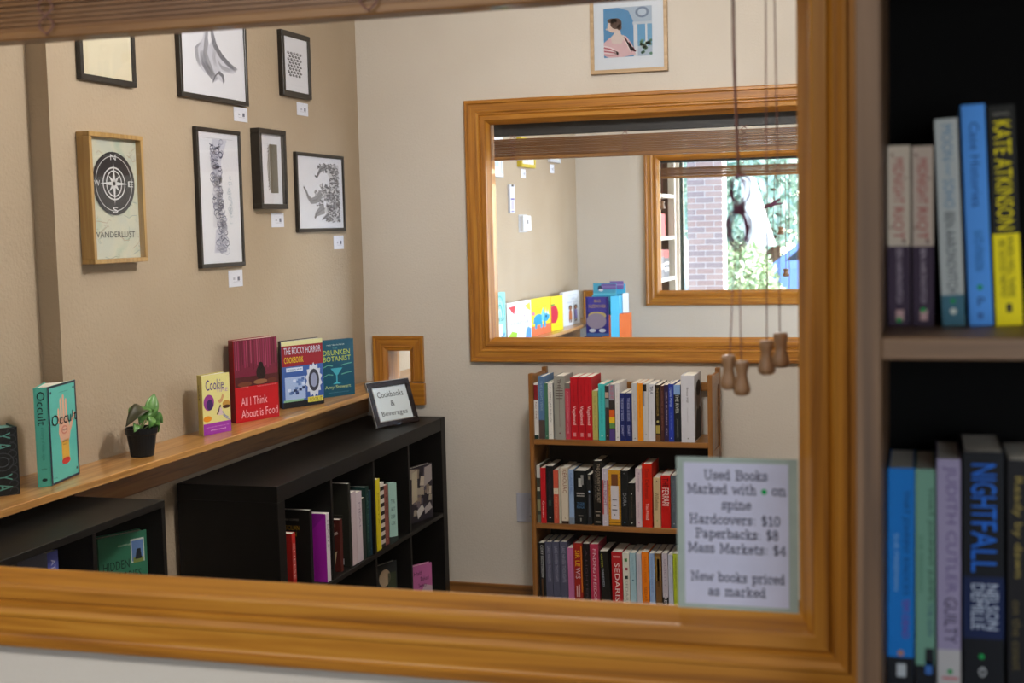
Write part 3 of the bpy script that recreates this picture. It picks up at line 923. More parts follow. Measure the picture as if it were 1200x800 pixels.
row([
    (632.6, 639.4, 636, '#121113', 'black book with white capitals down spine, leftmost', [('t', 'CORY DOCTOROW', .35, .42, .8, .96, '#cfd0d2'), ('r', .4, .1, .6, .4, '#5a3a1c'), ('o', .5, .08, .002, '#b9b9b9')]),
    (640.2, 648.2, 635, '#4b4d62', 'first of three matching slate violet hardcovers', SL, {'hard': True}),
    (648.6, 656.8, 635, '#4b4d62', 'middle of three matching slate violet hardcovers', SL, {'hard': True}),
    (657.2, 665.8, 635, '#4b4d62', 'last of three matching slate violet hardcovers', SL, {'hard': True}),
    (666.3, 673, 642, '#b46a98', 'orchid pink book', [('t', 'like a love story', .35, .3, .65, .85, '#a25a88')]),
    (673.3, 683.2, 636.3, '#8f1d16', 'dark red book with yellow and white capitals', [('t', 'SIR LE', .2, .62, .75, .88, '#e0b41a'), ('t', 'WIS', .2, .42, .75, .60, '#c9b8c8'), ('r', .85, .2, 1, .95, '#c9701c'), ('r', .25, .12, .4, .3, '#c9a8a8'), ('r', .5, .12, .65, .32, '#c9a8a8')], {'hard': True}),
    (684, 692.3, 637, '#161012', 'black book with faint grey lettering', [('t', 'A LIGHTER', .35, .1, .65, .9, '#4c3c44')]),
    (692.7, 702.6, 637.5, '#a8304e', 'rose hardcover with spaced pale capitals', [('t', 'FINDING FREEDOM', .32, .05, .68, .92, '#dcb8c4')], {'hard': True}),
    (706, 716, 646, '#171513', 'black leaning book with yellow and white thread of type', [('t', 'OUTER', .15, .7, .35, .95, '#b5b23a'), ('t', 'DARKNESS', .2, .35, .4, .68, '#a9b4c4')], {'lean': -.05}),
    (717.7, 730.2, 647, '#a61a20', 'red book with white capitals and white top', [('t', 'SEDARIS', .28, .10, .72, .80, '#e6d6d4'), ('r', .15, .9, .85, .93, '#cf8a88')]),
    (730.7, 738.5, 648, '#d0cfc6', 'white book with small green and red marks', [('r', .3, .84, .7, .9, '#4a7a4a'), ('r', .35, .68, .75, .73, '#8a3a44'), ('r', .3, .52, .75, .58, '#2c3a34'), ('t', 'SEDARIS', .3, .02, .75, .5, '#8a8a84')]),
    (738.9, 746, 648, '#9cbcc9', 'powder blue book with dark mark', [('o', .5, .5, .003, '#2c5a70'), ('t', 'TALK PRETTY', .35, .58, .65, .92, '#7397a6')]),
    (746.7, 752.6, 648.5, '#bcb9c4', 'lilac grey book left of orange one', [('t', 'calypso days', .35, .3, .65, .85, '#a3a0ad')]),
    (752.9, 761, 647, '#e07a10', 'vivid orange book', [('t', 'BARREL FEVER', .35, .45, .65, .92, '#c25e08'), ('t', 'SEDARIS', .3, .05, .7, .38, '#a34c06')]),
    (761.8, 768, 648.5, '#8fa8cf', 'cornflower blue book', [('t', 'HOLIDAYS ON ICE', .3, .3, .7, .92, '#6b86b8')]),
    (768.6, 776, 648.5, '#6a4a24', 'brown gold hardcover', [('r', .1, .5, .9, .95, '#8a6a34'), ('r', .3, .4, .7, .9, '#5a3c1c')]),
    (776.8, 783.4, 648.5, '#b7b0bd', 'lilac book with black and white foot', [('b', 0, .22, '#1c1a1c'), ('t', 'CREW', .25, .02, .75, .3, '#d6d2d6'), ('t', 'QUIETLY', .3, .4, .7, .9, '#8f869a')]),
    (784, 789.2, 650, '#b9bed0', 'pale lavender slim book', [('t', 'theft by finding', .35, .3, .65, .9, '#9aa0b8')]),
    (789.6, 796, 649, '#a6b62a', 'lime green book touching the price notice', [('t', 'NAKED AT NOON', .35, .4, .65, .92, '#84921c')]),
], BF + .012, S3, LOWS, 'books on the bottom shelf of the oak bookcase', .15, lean=-.012, rnd=3)

# ---------------------------------------------- black cube shelf by the back wall (two rows of four)
UX = -1.855
UD = UX - (XL + .016)
UY0, UY1, UZ = 3.66, 5.165, .79
cu_ = empty('cube_shelf', (UX - UD / 2, UY0, 0), label='long black cube shelf with thick frame, standing against the back wall', cat='shelf unit')
cox = UX - UD / 2


def cbox(name, lo, hi, bev=.0015, mat=None):
    return box(name, (lo[0] - cox, lo[1] - UY0, lo[2]), (hi[0] - cox, hi[1] - UY0, hi[2]), mat or BLACKW, cu_, bev)


T5 = .05
cbox('top_board', (UX - UD, UY0, UZ - T5), (UX, UY1 - .05, UZ))
cbox('bottom_board', (UX - UD, UY0, 0), (UX, UY1 - .05, T5))
cbox('side_board', (UX - UD, UY0, T5), (UX, UY0 + T5, UZ - T5))
cbox('side_board', (UX - UD, UY1 - .05, 0), (UX, UY1, UZ))
DV = [4.052, 4.410, 4.752]
MZ = .39
cbox('shelf', (UX - UD + .004, UY0 + T5, MZ), (UX - .001, UY1 - .05, MZ + .016))
for y in DV:
    for z0, z1 in ((T5, MZ), (MZ + .016, UZ - T5)):
        cbox('divider', (UX - UD + .004, y - .008, z0), (UX - .001, y + .008, z1), .001)
cbox('back_panel', (UX - UD, UY0 + T5, T5), (UX - UD + .004, UY1 - .05, UZ - T5), 0, BLACKP)
ZR = MZ + .0162


def cubby(desc, px0, px1, yt, col, xs=None, z=ZR, d=.2, deco=(), fd=None, front=None, name='book', **k):
    """spine faces +x; px0..px1 is the spine width in the photo, yt its top"""
    xs = UX - .02 if xs is None else xs
    a, b = PX(px0, yt + 20, xs), PX(px1, yt + 20, xs)
    h = PX((px0 + px1) / 2, yt, xs).z - z
    return book(desc, (xs, (a.y + b.y) / 2, z), b.y - a.y, h, d, col, deco, rz=PI / 2, group='books in the black cube shelf', front=front, front_deco=fd, name=name, **k)


def redc(p):
    p.rect(0, 0, 1, 1, M('#7c1612'))


cubby('thin red book with pale lettering, at front of first cube', 342.2, 346.6, 624, '#a31a16', UX - .025, d=.07, deco=[('t', 'CHEESE', .25, .3, .75, .85, '#d9a39a')])


def gold(p):
    p.rect(0, 0, 1, 1, M('#11100e'))
    p.text('CLARE COFFEE', .45, .86, .8, .885, M('#8a8478'))
    p.text('THE SICILIAN', .4, .74, .8, .80, M('#a5801c'), 2)
    p.text('KITCHEN', .4, .66, .75, .72, M('#a5801c'), 2)
    for k in range(14):
        p.ell(.52 + .08 * math.sin(k * 2.1), .1 + .035 * k, .03, .012, M('#3f5a2c'), 2)


cubby('black cookbook with gold lettering behind the red one', 363.2, 366.0, 597, '#12110f', UX - .025, d=.19, fd=gold)


def mag(p):
    p.rect(0, 0, 1, 1, M('#9c1aa0'))
    p.rect(.30, .56, .42, .63, M('#d9b418'), 1)
    p.rect(.28, .44, .52, .51, M('#d9b418'), 1)
    p.text('EAT', .31, .45, .5, .5, M('#4a1a3a'), 2)
    p.poly([(.55, .62), (.98, .98), (.98, .99), (.3, .99)], M('#8a1690'), 1)


cubby('magenta cookbook with white spine and yellow tabs', 382, 386.2, 601, '#cfc6cf', UX - .008, d=.17, deco=[('t', 'FEASTS', .3, .5, .7, .9, '#8a8090')], fd=mag, front='#9c1aa0')


def chili(p):
    p.rect(0, 0, 1, 1, M('#4a1914'))
    p.stroke([(.1, .6), (.9, .75)], .12, M('#b9a59a'), 1)
    p.poly([(.15, 0), (.7, .05), (.85, .4), (.4, .25)], M('#b9a884'), 1)
    p.rect(.2, .86, .8, .92, M('#7a4a40'), 1)


cubby('small brown cookbook with cream picture leaning in second cube', 398.2, 401.4, 608, '#4a1914', UX - .020, d=.075, fd=chili)


def olive(p):
    p.rect(0, 0, 1, 1, M('#1b1b16'))
    for k in range(10):
        p.rect(.55, .3 + .035 * k, .9, .312 + .035 * k, M('#3a3a32'), 1)
    p.rect(.6, .03, .9, .10, M('#a9adb4'), 1)
    p.rect(.68, .045, .82, .085, M('#3a3a3a'), 2)
    p.rect(.2, .8, .6, .82, M('#4c4c44'), 1)
    p.ell(.8, .22, .04, .02, M('#8a8a80'), 1)


cubby('tall dark olive cookbook back cover in second cube', 408.0, 410.8, 566, '#1b1b16', UX - .014, d=.22, fd=olive)
cubby('left of two pinkish white paperbacks in second cube', 412.0, 417.4, 576, '#b5a5ab', UX - .012, d=.19)
cubby('right of two pinkish white paperbacks in second cube', 417.6, 424, 576, '#bdb0b8', UX - .012, d=.19, deco=[('t', 'MEAL', .4, .45, .7, .85, '#8f8490'), ('o', .5, .06, .002, '#5a5a60')])
cubby('dark grey green book right of the pinkish paperbacks', 424.3, 428.3, 583, '#24302c', UX - .012, d=.19)
cubby('bottle green hardcover with pale lettering', 428.6, 432.4, 570, '#12302c', UX - .012, d=.21, deco=[('t', 'GATHERINGS', .3, .2, .75, .9, '#3f6a64'), ('o', .5, .08, .002, '#7a9a94')], hard=True)
cubby('slim teal blue book at the right of second cube', 432.7, 434.9, 574, '#17364a', UX - .011, d=.2, deco=[('o', .5, .1, .0018, '#5a8aa0')])
cubby('bright yellow spined cookbook in third cube', 440.8, 445.2, 561, '#d3c21c', UX - .010, d=.2, lean=0, deco=[('t', 'PASTA', .35, .35, .65, .8, '#9a8a14')])
ZEB = [('b', k / 8, k / 8 + .06, '#1c1a1a') for k in range(8)]
cubby('zebra striped black and white book in third cube', 445.6, 450.2, 565, '#cfc8c0', UX - .012, d=.19, deco=ZEB)
cubby('rusty pink book in third cube', 450.4, 455, 568, '#8a5048', UX - .014, d=.19, deco=[('t', 'TABLE', .3, .5, .7, .9, '#5a2c28'), ('o', .5, .1, .002, '#c9a89a')])


def face_out(label, c0, c1, ytop, z, col, art, group='books in the black cube shelf', th=.018, back=.05, cat='book'):
    """book shown cover-out; c0, c1 = (px, py) on vertical planes x=X0/X1 given as (px,py,X)"""
    a, b = PX(c0[0], c0[1], c0[2]), PX(c1[0], c1[1], c1[2])
    top = PX(c0[0], ytop, c0[2]).z
    return display_book(label, Vector((a.x, a.y, z)), Vector((b.x, b.y, z)), None, top - z, th, col, col, art, group=group)


def display_book(label, P0, P1, P2, h, th, fcol, scol, art=None, spine=None, fan=.0, group=None, lean=0.0):
    """standing book; front board P0(spine side)->P1(fore edge), opened by 'fan' metres at the back"""
    P0, P1 = Vector(P0) + Vector((0, 0, .0005)), Vector(P1)
    e = (P1 - P0)
    e.z = 0
    n = Vector((e.y, -e.x, 0)).normalized()
    o = empty('book', P0, label=label, cat='book', group=group)
    if P2 is None:
        q2 = -n * th
    else:
        q2 = Vector(P2) - P0
        q2.z = 0
    q3 = e + q2.normalized() * (q2.length + fan) if fan else e + q2
    c = .0025
    A, B = Vector((0, 0, 0)), e
    fmt, smt = M(fcol, .4), M(scol, .4)
    en = e.normalized()
    mb = MB()
    mb.prism([A, B, B - n * c, A - n * c], 0, h, fmt)
    fc = mb.build('front_cover', o)
    sn = Vector((q2.y, -q2.x, 0)).normalized()
    if sn.dot(en) > 0:
        sn = -sn
    k = MB()
    k.prism([A - n * c, q2, q2 - sn * c, A - n * c - sn * c], 0, h, smt)
    sp_ = k.build('spine', o)
    bk = (q3 - q2).normalized()
    bn = Vector((bk.y, -bk.x, 0))
    kb = MB()
    kb.prism([q2 + bk * .001, q3, q3 + bn * c, q2 + bk * .001 + bn * c], 0, h, smt)
    kb.build('back_cover', o)
    f0, f1 = A - n * c - sn * c, B - n * c - en * .004
    g0, g1 = q2 - sn * c + bn * c + bk * .001, q3 + bn * c - bk * .004
    MB().prism([f0, f1, g1, g0], .003, h - .003, PAGES).build('pages', o)
    if art:
        p = Print(A, e, (0, 0, h), n)
        art(p)
        p.build('cover_print', fc)
    if spine:
        p = Print(q2, -q2, (0, 0, h), sn)
        spine(p)
        p.build('spine_print', sp_)
    return o


def mint(p):
    p.rect(0, 0, 1, 1, M('#9fc4bb'))
    for k, (t, v) in enumerate((('THE', .62), ('ART', .48), ('DEEP', .34), ('COOK', .22))):
        p.text(t, .25, v, .75, v + .07, M('#2c3a38'), 1)


face_out('pale mint cookbook standing face out in third cube', (456, 600, UX - .05), (465.3, 600, UX - .03), 566, ZR, '#9fc4bb', mint)


def collage(p):
    p.rect(0, 0, 1, 1, M('#2c2730'))
    rr = random.Random(5)
    for k in range(26):
        u, v = rr.random() * .85 + .05, rr.random() * .85 + .05
        c = rr.choice(['#a59a8a', '#57505c', '#c4b8a8', '#3a3440', '#8a7a6c', '#1c1820', '#6a5f68'])
        a_ = rr.uniform(.05, .14)
        p.poly([(u - a_, v - a_ * .5), (u + a_ * .8, v - a_ * .7), (u + a_, v + a_ * .6), (u - a_ * .6, v + a_ * .8)], M(c), 1 + k % 4)
    p.poly([(.05, .35), (.3, .4), (.32, .95), (.08, .9)], M('#b5aa94'), 5)
    p.poly([(.6, .6), (.97, .7), (.97, .98), (.65, .95)], M('#a39a98'), 5)
    p.poly([(.3, .05), (.6, .2), (.5, .3), (.25, .2)], M('#c9c4c0'), 6)
    p.poly([(.62, .1), (.95, .18), (.85, .3), (.6, .22)], M('#b0a8a8'), 6)


face_out('dark photo collage cookbook standing face out in last cube', (481, 585, UX - .05), (507, 580, UX - .015), 549, ZR, '#2a242c', collage)


def still(p):
    p.rect(0, 0, 1, 1, M('#23282a'))
    p.ell(.4, .8, .28, .12, M('#a5927a'), 1)
    p.rect(.55, .25, .95, .85, M('#38402f'), 1)
    p.rect(.7, .2, .95, .5, M('#6a3422'), 2)
    p.text('1 DISH', .2, .3, .6, .42, M('#6a747a'), 3)


face_out('dark picture cookbook in the lower row, third cube', (441, 672, UX - .07), (465, 668, UX - .035), 664, .0502, '#23282a', still)


def pink(p):
    p.rect(0, 0, 1, 1, M('#c06aa4'))
    p.poly([(.2, .0), (1, .0), (1, .42), (.6, .5)], M('#c9aebe'), 1)
    for k, (u, v, t) in enumerate(((.08, .75, 'Half'), (.42, .60, 'Baked'), (.3, .44, 'Sweets'))):
        p.text(t, u, v, u + .4, v + .1, M('#4a2c48'), 2)


face_out('bright pink cookbook face out in the lower row, last cube', (483, 676, UX - .09), (506, 670, UX - .04), 664, .0502, '#c06aa4', pink)

# ---------------------------------------------- plain black shelf nearer the window
VX, VZ, VY1, VY0 = -1.868, .872, 3.055, 1.70
VD = VX - (XL - .062) - .002
vs_ = empty('black_shelf', (VX - VD / 2, VY0, 0), label='lower left black shelf under the ledge, nearest the window', cat='shelf unit')
vox = VX - VD / 2


def vbox(name, lo, hi, bev=.001, mat=None):
    return box(name, (lo[0] - vox, lo[1] - VY0, lo[2]), (hi[0] - vox, hi[1] - VY0, hi[2]), mat or BLACKW, vs_, bev)


vbox('top_board', (VX - VD, VY0, VZ - .018), (VX, VY1, VZ))
vbox('side_board', (VX - VD, VY0, 0), (VX, VY0 + .018, VZ - .018))
vbox('side_board', (VX - VD, VY1 - .018, 0), (VX, VY1, VZ - .018))
for y in (2.40, 2.744):
    vbox('divider', (VX - VD + .004, y - .008, .05), (VX - .002, y + .008, VZ - .018))
for z in (.05, .57):
    vbox('shelf', (VX - VD + .004, VY0 + .018, z), (VX - .002, VY1 - .018, z + .016))
vbox('back_panel', (VX - VD, VY0 + .018, .05), (VX - VD + .004, VY1 - .018, VZ - .018), 0, BLACKP)


def hidden(p):
    p.rect(0, 0, 1, 1, M('#2f7058'))
    p.text('AN ILLUSTRATED GUIDE', .4, .86, .68, .88, M('#c9d6c4'), 1)
    p.rect(.66, .64, .94, .92, M('#c4cfc9'), 1)
    p.rect(.68, .66, .92, .90, M('#5f7fb4'), 2)
    p.rect(.70, .64, .92, .70, M('#7a8a4a'), 3)
    p.poly([(.74, .68), (.88, .68), (.86, .80), (.78, .80)], M('#232a33'), 4)
    p.text('HIDDEN', .08, .60, .62, .70, M('#123028'), 1)
    p.text('LIBRARIES', .2, .46, .86, .56, M('#123028'), 1)


face_out('green book with dark capitals and small picture in the black shelf', (114.5, 634, -1.955), (171, 618, -1.895), 632, .5862, '#2f7058', hidden, 'books in the near black shelf', .03)


def bluec(p):
    p.rect(0, 0, 1, 1, M('#77787c'))
    p.rect(.6, .3, 1, 1, M('#8a90a8'), 1)
    p.poly([(.1, .6), (.4, .7), (.5, .95), (.2, .9)], M('#2c2c30'), 2)


book('grey book with violet blue spine in the near black shelf', (VX - .03, PX(62, 660, VX - .03).y, .5862), .040, PX(62, 646, VX - .03).z - .5862, .2, '#4d57a8',
     [('t', 'ATLAS', .3, .7, .7, .93, '#b9bede')], rz=PI / 2, front='#77787c', front_deco=bluec, group='books in the near black shelf')

# ================================================================== THINGS ON THE LEDGE
LZ = .9272


def spr(fn, col):
    return fn


def occ_art(p):
    TE, NAVY = M('#58b7ac', .4), M('#1d2438', .4)
    p.rect(0, 0, 1, 1, NAVY)
    p.rect(.05, .022, .95, .978, TE, 1)
    SK, YE = M('#d9a98f', .5), M('#d3a540', .5)
    p.poly([(.40, .22), (.66, .22), (.66, .42), (.40, .42)], YE, 2)
    p.poly([(.38, .40), (.68, .40), (.74, .50), (.66, .62), (.36, .64), (.32, .5)], SK, 2)
    for (u, v, w_, hh) in ((.30, .60, .07, .16), (.39, .62, .075, .24), (.48, .62, .08, .27), (.575, .60, .075, .24)):
        p.poly([(u, v), (u + w_, v), (u + w_ * .9, v + hh - .02), (u + w_ * .5, v + hh), (u + w_ * .1, v + hh - .02)], SK, 2)
    p.poly([(.70, .46), (.78, .52), (.93, .66), (.88, .68), (.72, .56)], SK, 2)
    p.ell(.53, .20, .15, .034, M('#c03a34'), 3)
    p.ell(.52, .52, .11, .045, M('#c98070'), 3)
    p.ell(.52, .52, .08, .03, M('#dcae98'), 4)
    p.text('MIND', .45, .51, .6, .53, M('#4a2c2c'), 5)
    p.text('BODY', .45, .395, .6, .41, M('#7a5a1a'), 5)
    p.text('MAGIC', .45, .365, .6, .38, M('#7a5a1a'), 5)
    p.text('Occult', .08, .585, .97, .70, M('#141420'), 6)
    p.text('a hidden guide', .35, .905, .7, .92, M('#2c6a66'), 3)
    for u, v in ((.10, .93), (.90, .93), (.90, .08)):
        p.ell(u, v, .03, .014, NAVY, 3)
    p.text('decoding', .08, .05, .2, .075, M('#2c6a66'), 3)


def occ_sp(p):
    p.text('Occult', .2, .62, .8, .96, M('#141f24'), 1, True)
    p.text('a history of hidden signs', .35, .27, .65, .60, M('#2f7a70'), 1, True)
    p.text('studio', .3, .17, .7, .19, M('#1d3a3a'), 1)
    p.ell(.5, .07, .2, .016, M('#16302f'), 1)


def PL(x, y):
    return PZ(x, y, LZ)


q0, q1 = PL(61, 569.5), PL(93.5, 555)
q2 = PL(45, 571.5)
display_book('teal hardcover with a palm reading hand, opened upright beside the wall corner', q0, q1, q2, .250, .028, '#58b7ac', '#4aa090', occ_art, occ_sp, fan=.045, group='books standing on the ledge')


def ya_sp(p):
    DK, TE = M('#1b1d20', .5), M('#5f9a90', .5)
    p.rect(0, 0, 1, 1, DK)
    G = M('#3a3f44', .5)
    for t in range(9):
        v = .06 + t * .11
        p.stroke(arc(.2, v, .13, .05, 0, 300, 10), .02, G, 1)
        p.stroke(arc(.82, v, .13, .05, 180, -120, 10), .02, G, 1)
    p.stroke(arc(.5, .5, .34, .13, 0, 360, 20), .03, G, 1)
    p.stroke(arc(.5, .5, .2, .07, 0, 360, 16), .03, M('#4a5056'), 1)
    p.text('Y A', .28, .68, .78, .93, TE, 2, True)
    p.text('Y A', .28, .07, .78, .32, TE, 2, True)


yb = PL(-14, 583.5)
ya0 = PL(24, 578.5)
dya = (Vector((ya0.x, ya0.y, 0)) - Vector((yb.x, yb.y, 0)))
wya = dya.length
oa = empty('book', (ya0.x, ya0.y, LZ), math.atan2(dya.y, dya.x), 'dark ornate boxed volume with teal letters at the far left', 'book', 'books standing on the ledge')
MB().box((-wya, 0, 0), (0, .002, .166), M('#1b1d20', .5)).box((-wya, .002, 0), (-wya + .002, .085, .166), M('#30504c', .5)).box((-.002, .002, 0), (0, .085, .166), M('#30504c', .5)).build('cover', oa)
MB().box((-wya + .002, .002, .002), (-.002, .083, .162), M('#5f8f88', .6)).build('pages', oa)
pya = Print((-wya, 0, 0), (wya, 0, 0), (0, 0, .166), (0, -1, 0))
ya_sp(pya)
pya.build('spine_print', oa)


def cookie(p):
    p.rect(0, 0, 1, 1, M('#dcd58c', .4))
    p.rect(0, 0, 1, .19, M('#93359e', .4), 1)
    p.text('more than 60 recipes for the', .1, .11, .92, .135, M('#c79ad0'), 2)
    p.text('sweet crowd', .25, .06, .8, .085, M('#e6d6ea'), 2)
    p.text('Cookie', .12, .74, .78, .92, M('#3b1f7c'), 2)
    p.text('TIME', .5, .69, .92, .75, M('#b08ab0'), 2)
    p.ell(.22, .54, .19, .135, M('#8a3a86'), 2)
    p.ell(.25, .50, .12, .09, M('#3a2058'), 3)
    p.ell(.15, .27, .15, .05, M('#d98a1c'), 2)
    p.ell(.85, .48, .14, .06, M('#b88a3c'), 2)
    p.ell(.85, .43, .14, .03, M('#4a2c1c'), 3)
    p.poly([(.55, .55), (.66, .58), (.72, .66), (.78, .62), (.70, .52), (.6, .5)], M('#c99a6a'), 2)
    p.poly([(.48, .32), (.54, .32), (.66, .46), (.62, .48)], M('#3a1c24'), 2)
    p.poly([(.55, .30), (.72, .30), (.68, .42), (.6, .44)], M('#d6c0c4'), 2)
    p.stroke([(.7, .36), (.8, .28), (.92, .24)], .03, M('#8f93b0'), 2)
    p.stroke([(.72, .30), (.82, .24), (.95, .20)], .03, M('#8f93b0'), 2)


def cookie_sp(p):
    p.rect(0, 0, 1, 1, M('#b5a85c', .5))
    p.text('Cookie', .2, .58, .8, .84, M('#3a2a38'), 1, True)


display_book('small pale yellow cookie book with purple foot band', PL(239, 511), PL(271, 504.5), PL(233.5, 509.5), .186, .018, '#dcd58c', '#b5a85c', cookie, cookie_sp, fan=.015, group='books standing on the ledge')


def red(p):
    p.rect(0, 0, 1, 1, M('#b3141c', .35))
    p.rect(0, .43, 1, 1, M('#6a1c34', .35), 1)
    rr = random.Random(8)
    for k in range(20):
        u = .04 + k * .048
        p.rect(u, .62 + rr.random() * .1, u + .022, .99, M(rr.choice(['#8a2a50', '#571228', '#7a2040', '#94405a'])), 2)
    p.rect(0, .43, 1, .55, M('#4a1c1c'), 3)
    p.ell(.6, .58, .11, .09, M('#24120f'), 4)
    p.ell(.6, .66, .06, .05, M('#1a0e0c'), 5)
    p.ell(.58, .47, .16, .03, M('#8a6040'), 5)
    p.ell(.22, .46, .16, .03, M('#6a3a24'), 5)
    p.ell(.85, .47, .12, .03, M('#5a2c1c'), 5)
    p.text('MINA STONE', .12, .415, .3, .43, M('#d98a8a'), 6)
    p.text('Recipes and stories from the table', .5, .405, .96, .425, M('#d98a8a'), 6)
    p.text('All I Think', .12, .20, .72, .30, M('#eab0b8'), 6)
    p.text('About is Food', .12, .05, .96, .15, M('#eab0b8'), 6)


display_book('tall red cookbook with white title, second along the ledge', PL(277, 496.5), PL(327.5, 487.5), PL(271, 495), .272, .028, '#b3141c', '#7c1420', red, None, fan=.02, group='books standing on the ledge')


def rocky(p):
    p.rect(0, 0, 1, 1, M('#3b5a9c', .4))
    p.rect(0, 0, 1, .09, M('#15161c'), 1)
    p.rect(.0, .93, 1, 1, M('#d2cf9c'), 1)
    p.rect(.0, .62, 1, .93, M('#8a1f2a'), 1)
    p.text('THE ROCKY HORROR', .06, .80, .95, .90, M('#c9d2e8'), 2)
    p.text('COOKBOOK', .06, .67, .52, .76, M('#d8c41c'), 2)
    p.rect(.10, .54, .50, .60, M('#c9d6ea'), 2)
    p.text('recipes to serve', .13, .55, .47, .585, M('#3a4a78'), 3)
    p.rect(.06, .12, .55, .46, M('#9db4dc'), 2)
    rr = random.Random(2)
    for k in range(16):
        u, v = .09 + rr.random() * .38, .15 + rr.random() * .26
        p.rect(u, v, u + .07, v + .04, M(rr.choice(['#3d5a9a', '#c9d6ee', '#5f7db8', '#26345c'])), 3)
    p.rect(.02, .09, .5, .12, M('#7fae8a'), 2)
    p.rect(.6, .05, .98, .13, M('#c9c24a'), 2)
    p.text('COOK IT', .64, .065, .95, .115, M('#2a2c38'), 3)
    # comic style burst panel in place of the figure
    pts = []
    for k in range(28):
        a_ = 2 * PI * k / 28
        r_ = 1 if k % 2 else .8
        pts.append((.76 + .21 * r_ * math.cos(a_), .38 + .27 * r_ * math.sin(a_)))
    p.poly(pts, M('#c9d0de'), 2)
    p.ell(.76, .38, .13, .17, M('#3a3c48'), 3)
    p.ell(.76, .38, .08, .11, M('#8f97b4'), 4)


display_book('blue and red comic style cookbook, third along the ledge', PL(332, 479.5), PL(380, 472.5), PL(328.5, 478), .238, .022, '#3b5a9c', '#2a1a1c', rocky, None, fan=.02, group='books standing on the ledge')


def drunk(p):
    p.rect(0, 0, 1, 1, M('#12485c', .4))
    LM, TE = M('#b5c24a'), M('#3f9aa8')
    p.text('A NEW YORK BESTSELLER', .18, .90, .72, .92, M('#c9d6c9'), 1)
    p.text('THE', .35, .84, .5, .87, M('#4f8a8a'), 1)
    p.text('DRUNKEN', .07, .73, .88, .82, LM, 1)
    p.text('BOTANIST', .07, .62, .90, .71, LM, 1)
    p.poly([(.28, .50), (.64, .50), (.48, .37), (.44, .37)], TE, 1)
    p.poly([(.44, .24), (.48, .24), (.48, .38), (.44, .38)], TE, 1)
    p.poly([(.33, .22), (.59, .22), (.5, .25), (.42, .25)], TE, 1)
    for v in (.54, .38):
        p.stroke([(.05, v - .02), (.2, v + .02), (.35, v)], .02, M('#5fa08a'), 1)
        p.stroke([(.6, v), (.75, v + .02), (.92, v + .03)], .02, M('#5fa08a'), 1)
    p.text('Amy Stewart', .1, .12, .88, .20, M('#a9b878'), 1)
    p.text('wicked plants and bugs', .2, .06, .82, .08, M('#5f909a'), 1)


display_book('dark teal book with lime title and cocktail glass, nearest the wall corner', PL(377.5, 466.5), PL(416, 461.5), None, .214, .020, '#12485c', '#0d3444', drunk, None, group='books standing on the ledge')

# ---- potted plant
pc = PL(167, 534)
pl = empty('potted_plant', (pc.x, pc.y, LZ), label='small leafy green plant in a black plastic pot on the ledge', cat='plant')
pot = MB()
pot.lathe([(.031, .0005), (.033, .003), (.041, .062), (.043, .064), (.045, .066), (.046, .082), (.0425, .082), (.041, .066), (.001, .062)], M('#15171b', .35), 28)
pot.build('pot', pl, smooth=False)
MB().lathe([(.001, .060), (.0395, .0605), (.0395, .067), (.02, .070), (.001, .071)], noisy('soil', ('#1c140e', '#3a2a1e'), (200, 200, 200), .95, 3, .5), 16).build('soil', pl)
LEAFG = noisy('leaf_green', ('#2f5a24', '#4f7d36', '#5f8f42'), (60, 60, 60), .4, 3)
LEAFD = noisy('leaf_underside', ('#2a2a18', '#3c3a20'), (60, 60, 60), .5, 3)


def leaf(base, tip, wd, curl, mat, roll=0.0):
    base, tip = Vector(base), Vector(tip)
    ax = tip - base
    side = ax.cross(Vector((0, 0, 1)))
    if side.length < 1e-4:
        side = Vector((1, 0, 0))
    side.normalize()
    up = side.cross(ax).normalized()
    c, s_ = math.cos(roll), math.sin(roll)
    side, up = side * c + up * s_, up * c - side * s_
    vs, fs = [], []
    n = 9
    for i in range(n + 1):
        t = i / n
        ww = wd * (math.sin(PI * min(t * 1.02, 1)) ** .75) * (1 - .25 * t) + .0006
        c0 = base + ax * t + up * (curl * math.sin(PI * t))
        for j in (-1, -.5, 0, .5, 1):
            vs.append(c0 + side * (ww * j) + up * (abs(j) * ww * .35))
    for i in range(n):
        for j in range(4):
            fs.append((i * 5 + j, i * 5 + j + 1, (i + 1) * 5 + j + 1, (i + 1) * 5 + j))
    o = MB().add(vs, fs, mat).build('leaf', pl, smooth=True)
    md = o.modifiers.new('thickness', 'SOLIDIFY')
    md.thickness = .0008
    return o


def stem(a, b, mid=(0, 0, 0)):
    a, b, mid = Vector(a), Vector(b), Vector(mid)
    MB().tube([a, (a + b) / 2 + mid, b], [.0016, .0014, .001], M('#7a9a58', .5), 6).build('stem', pl, smooth=True)


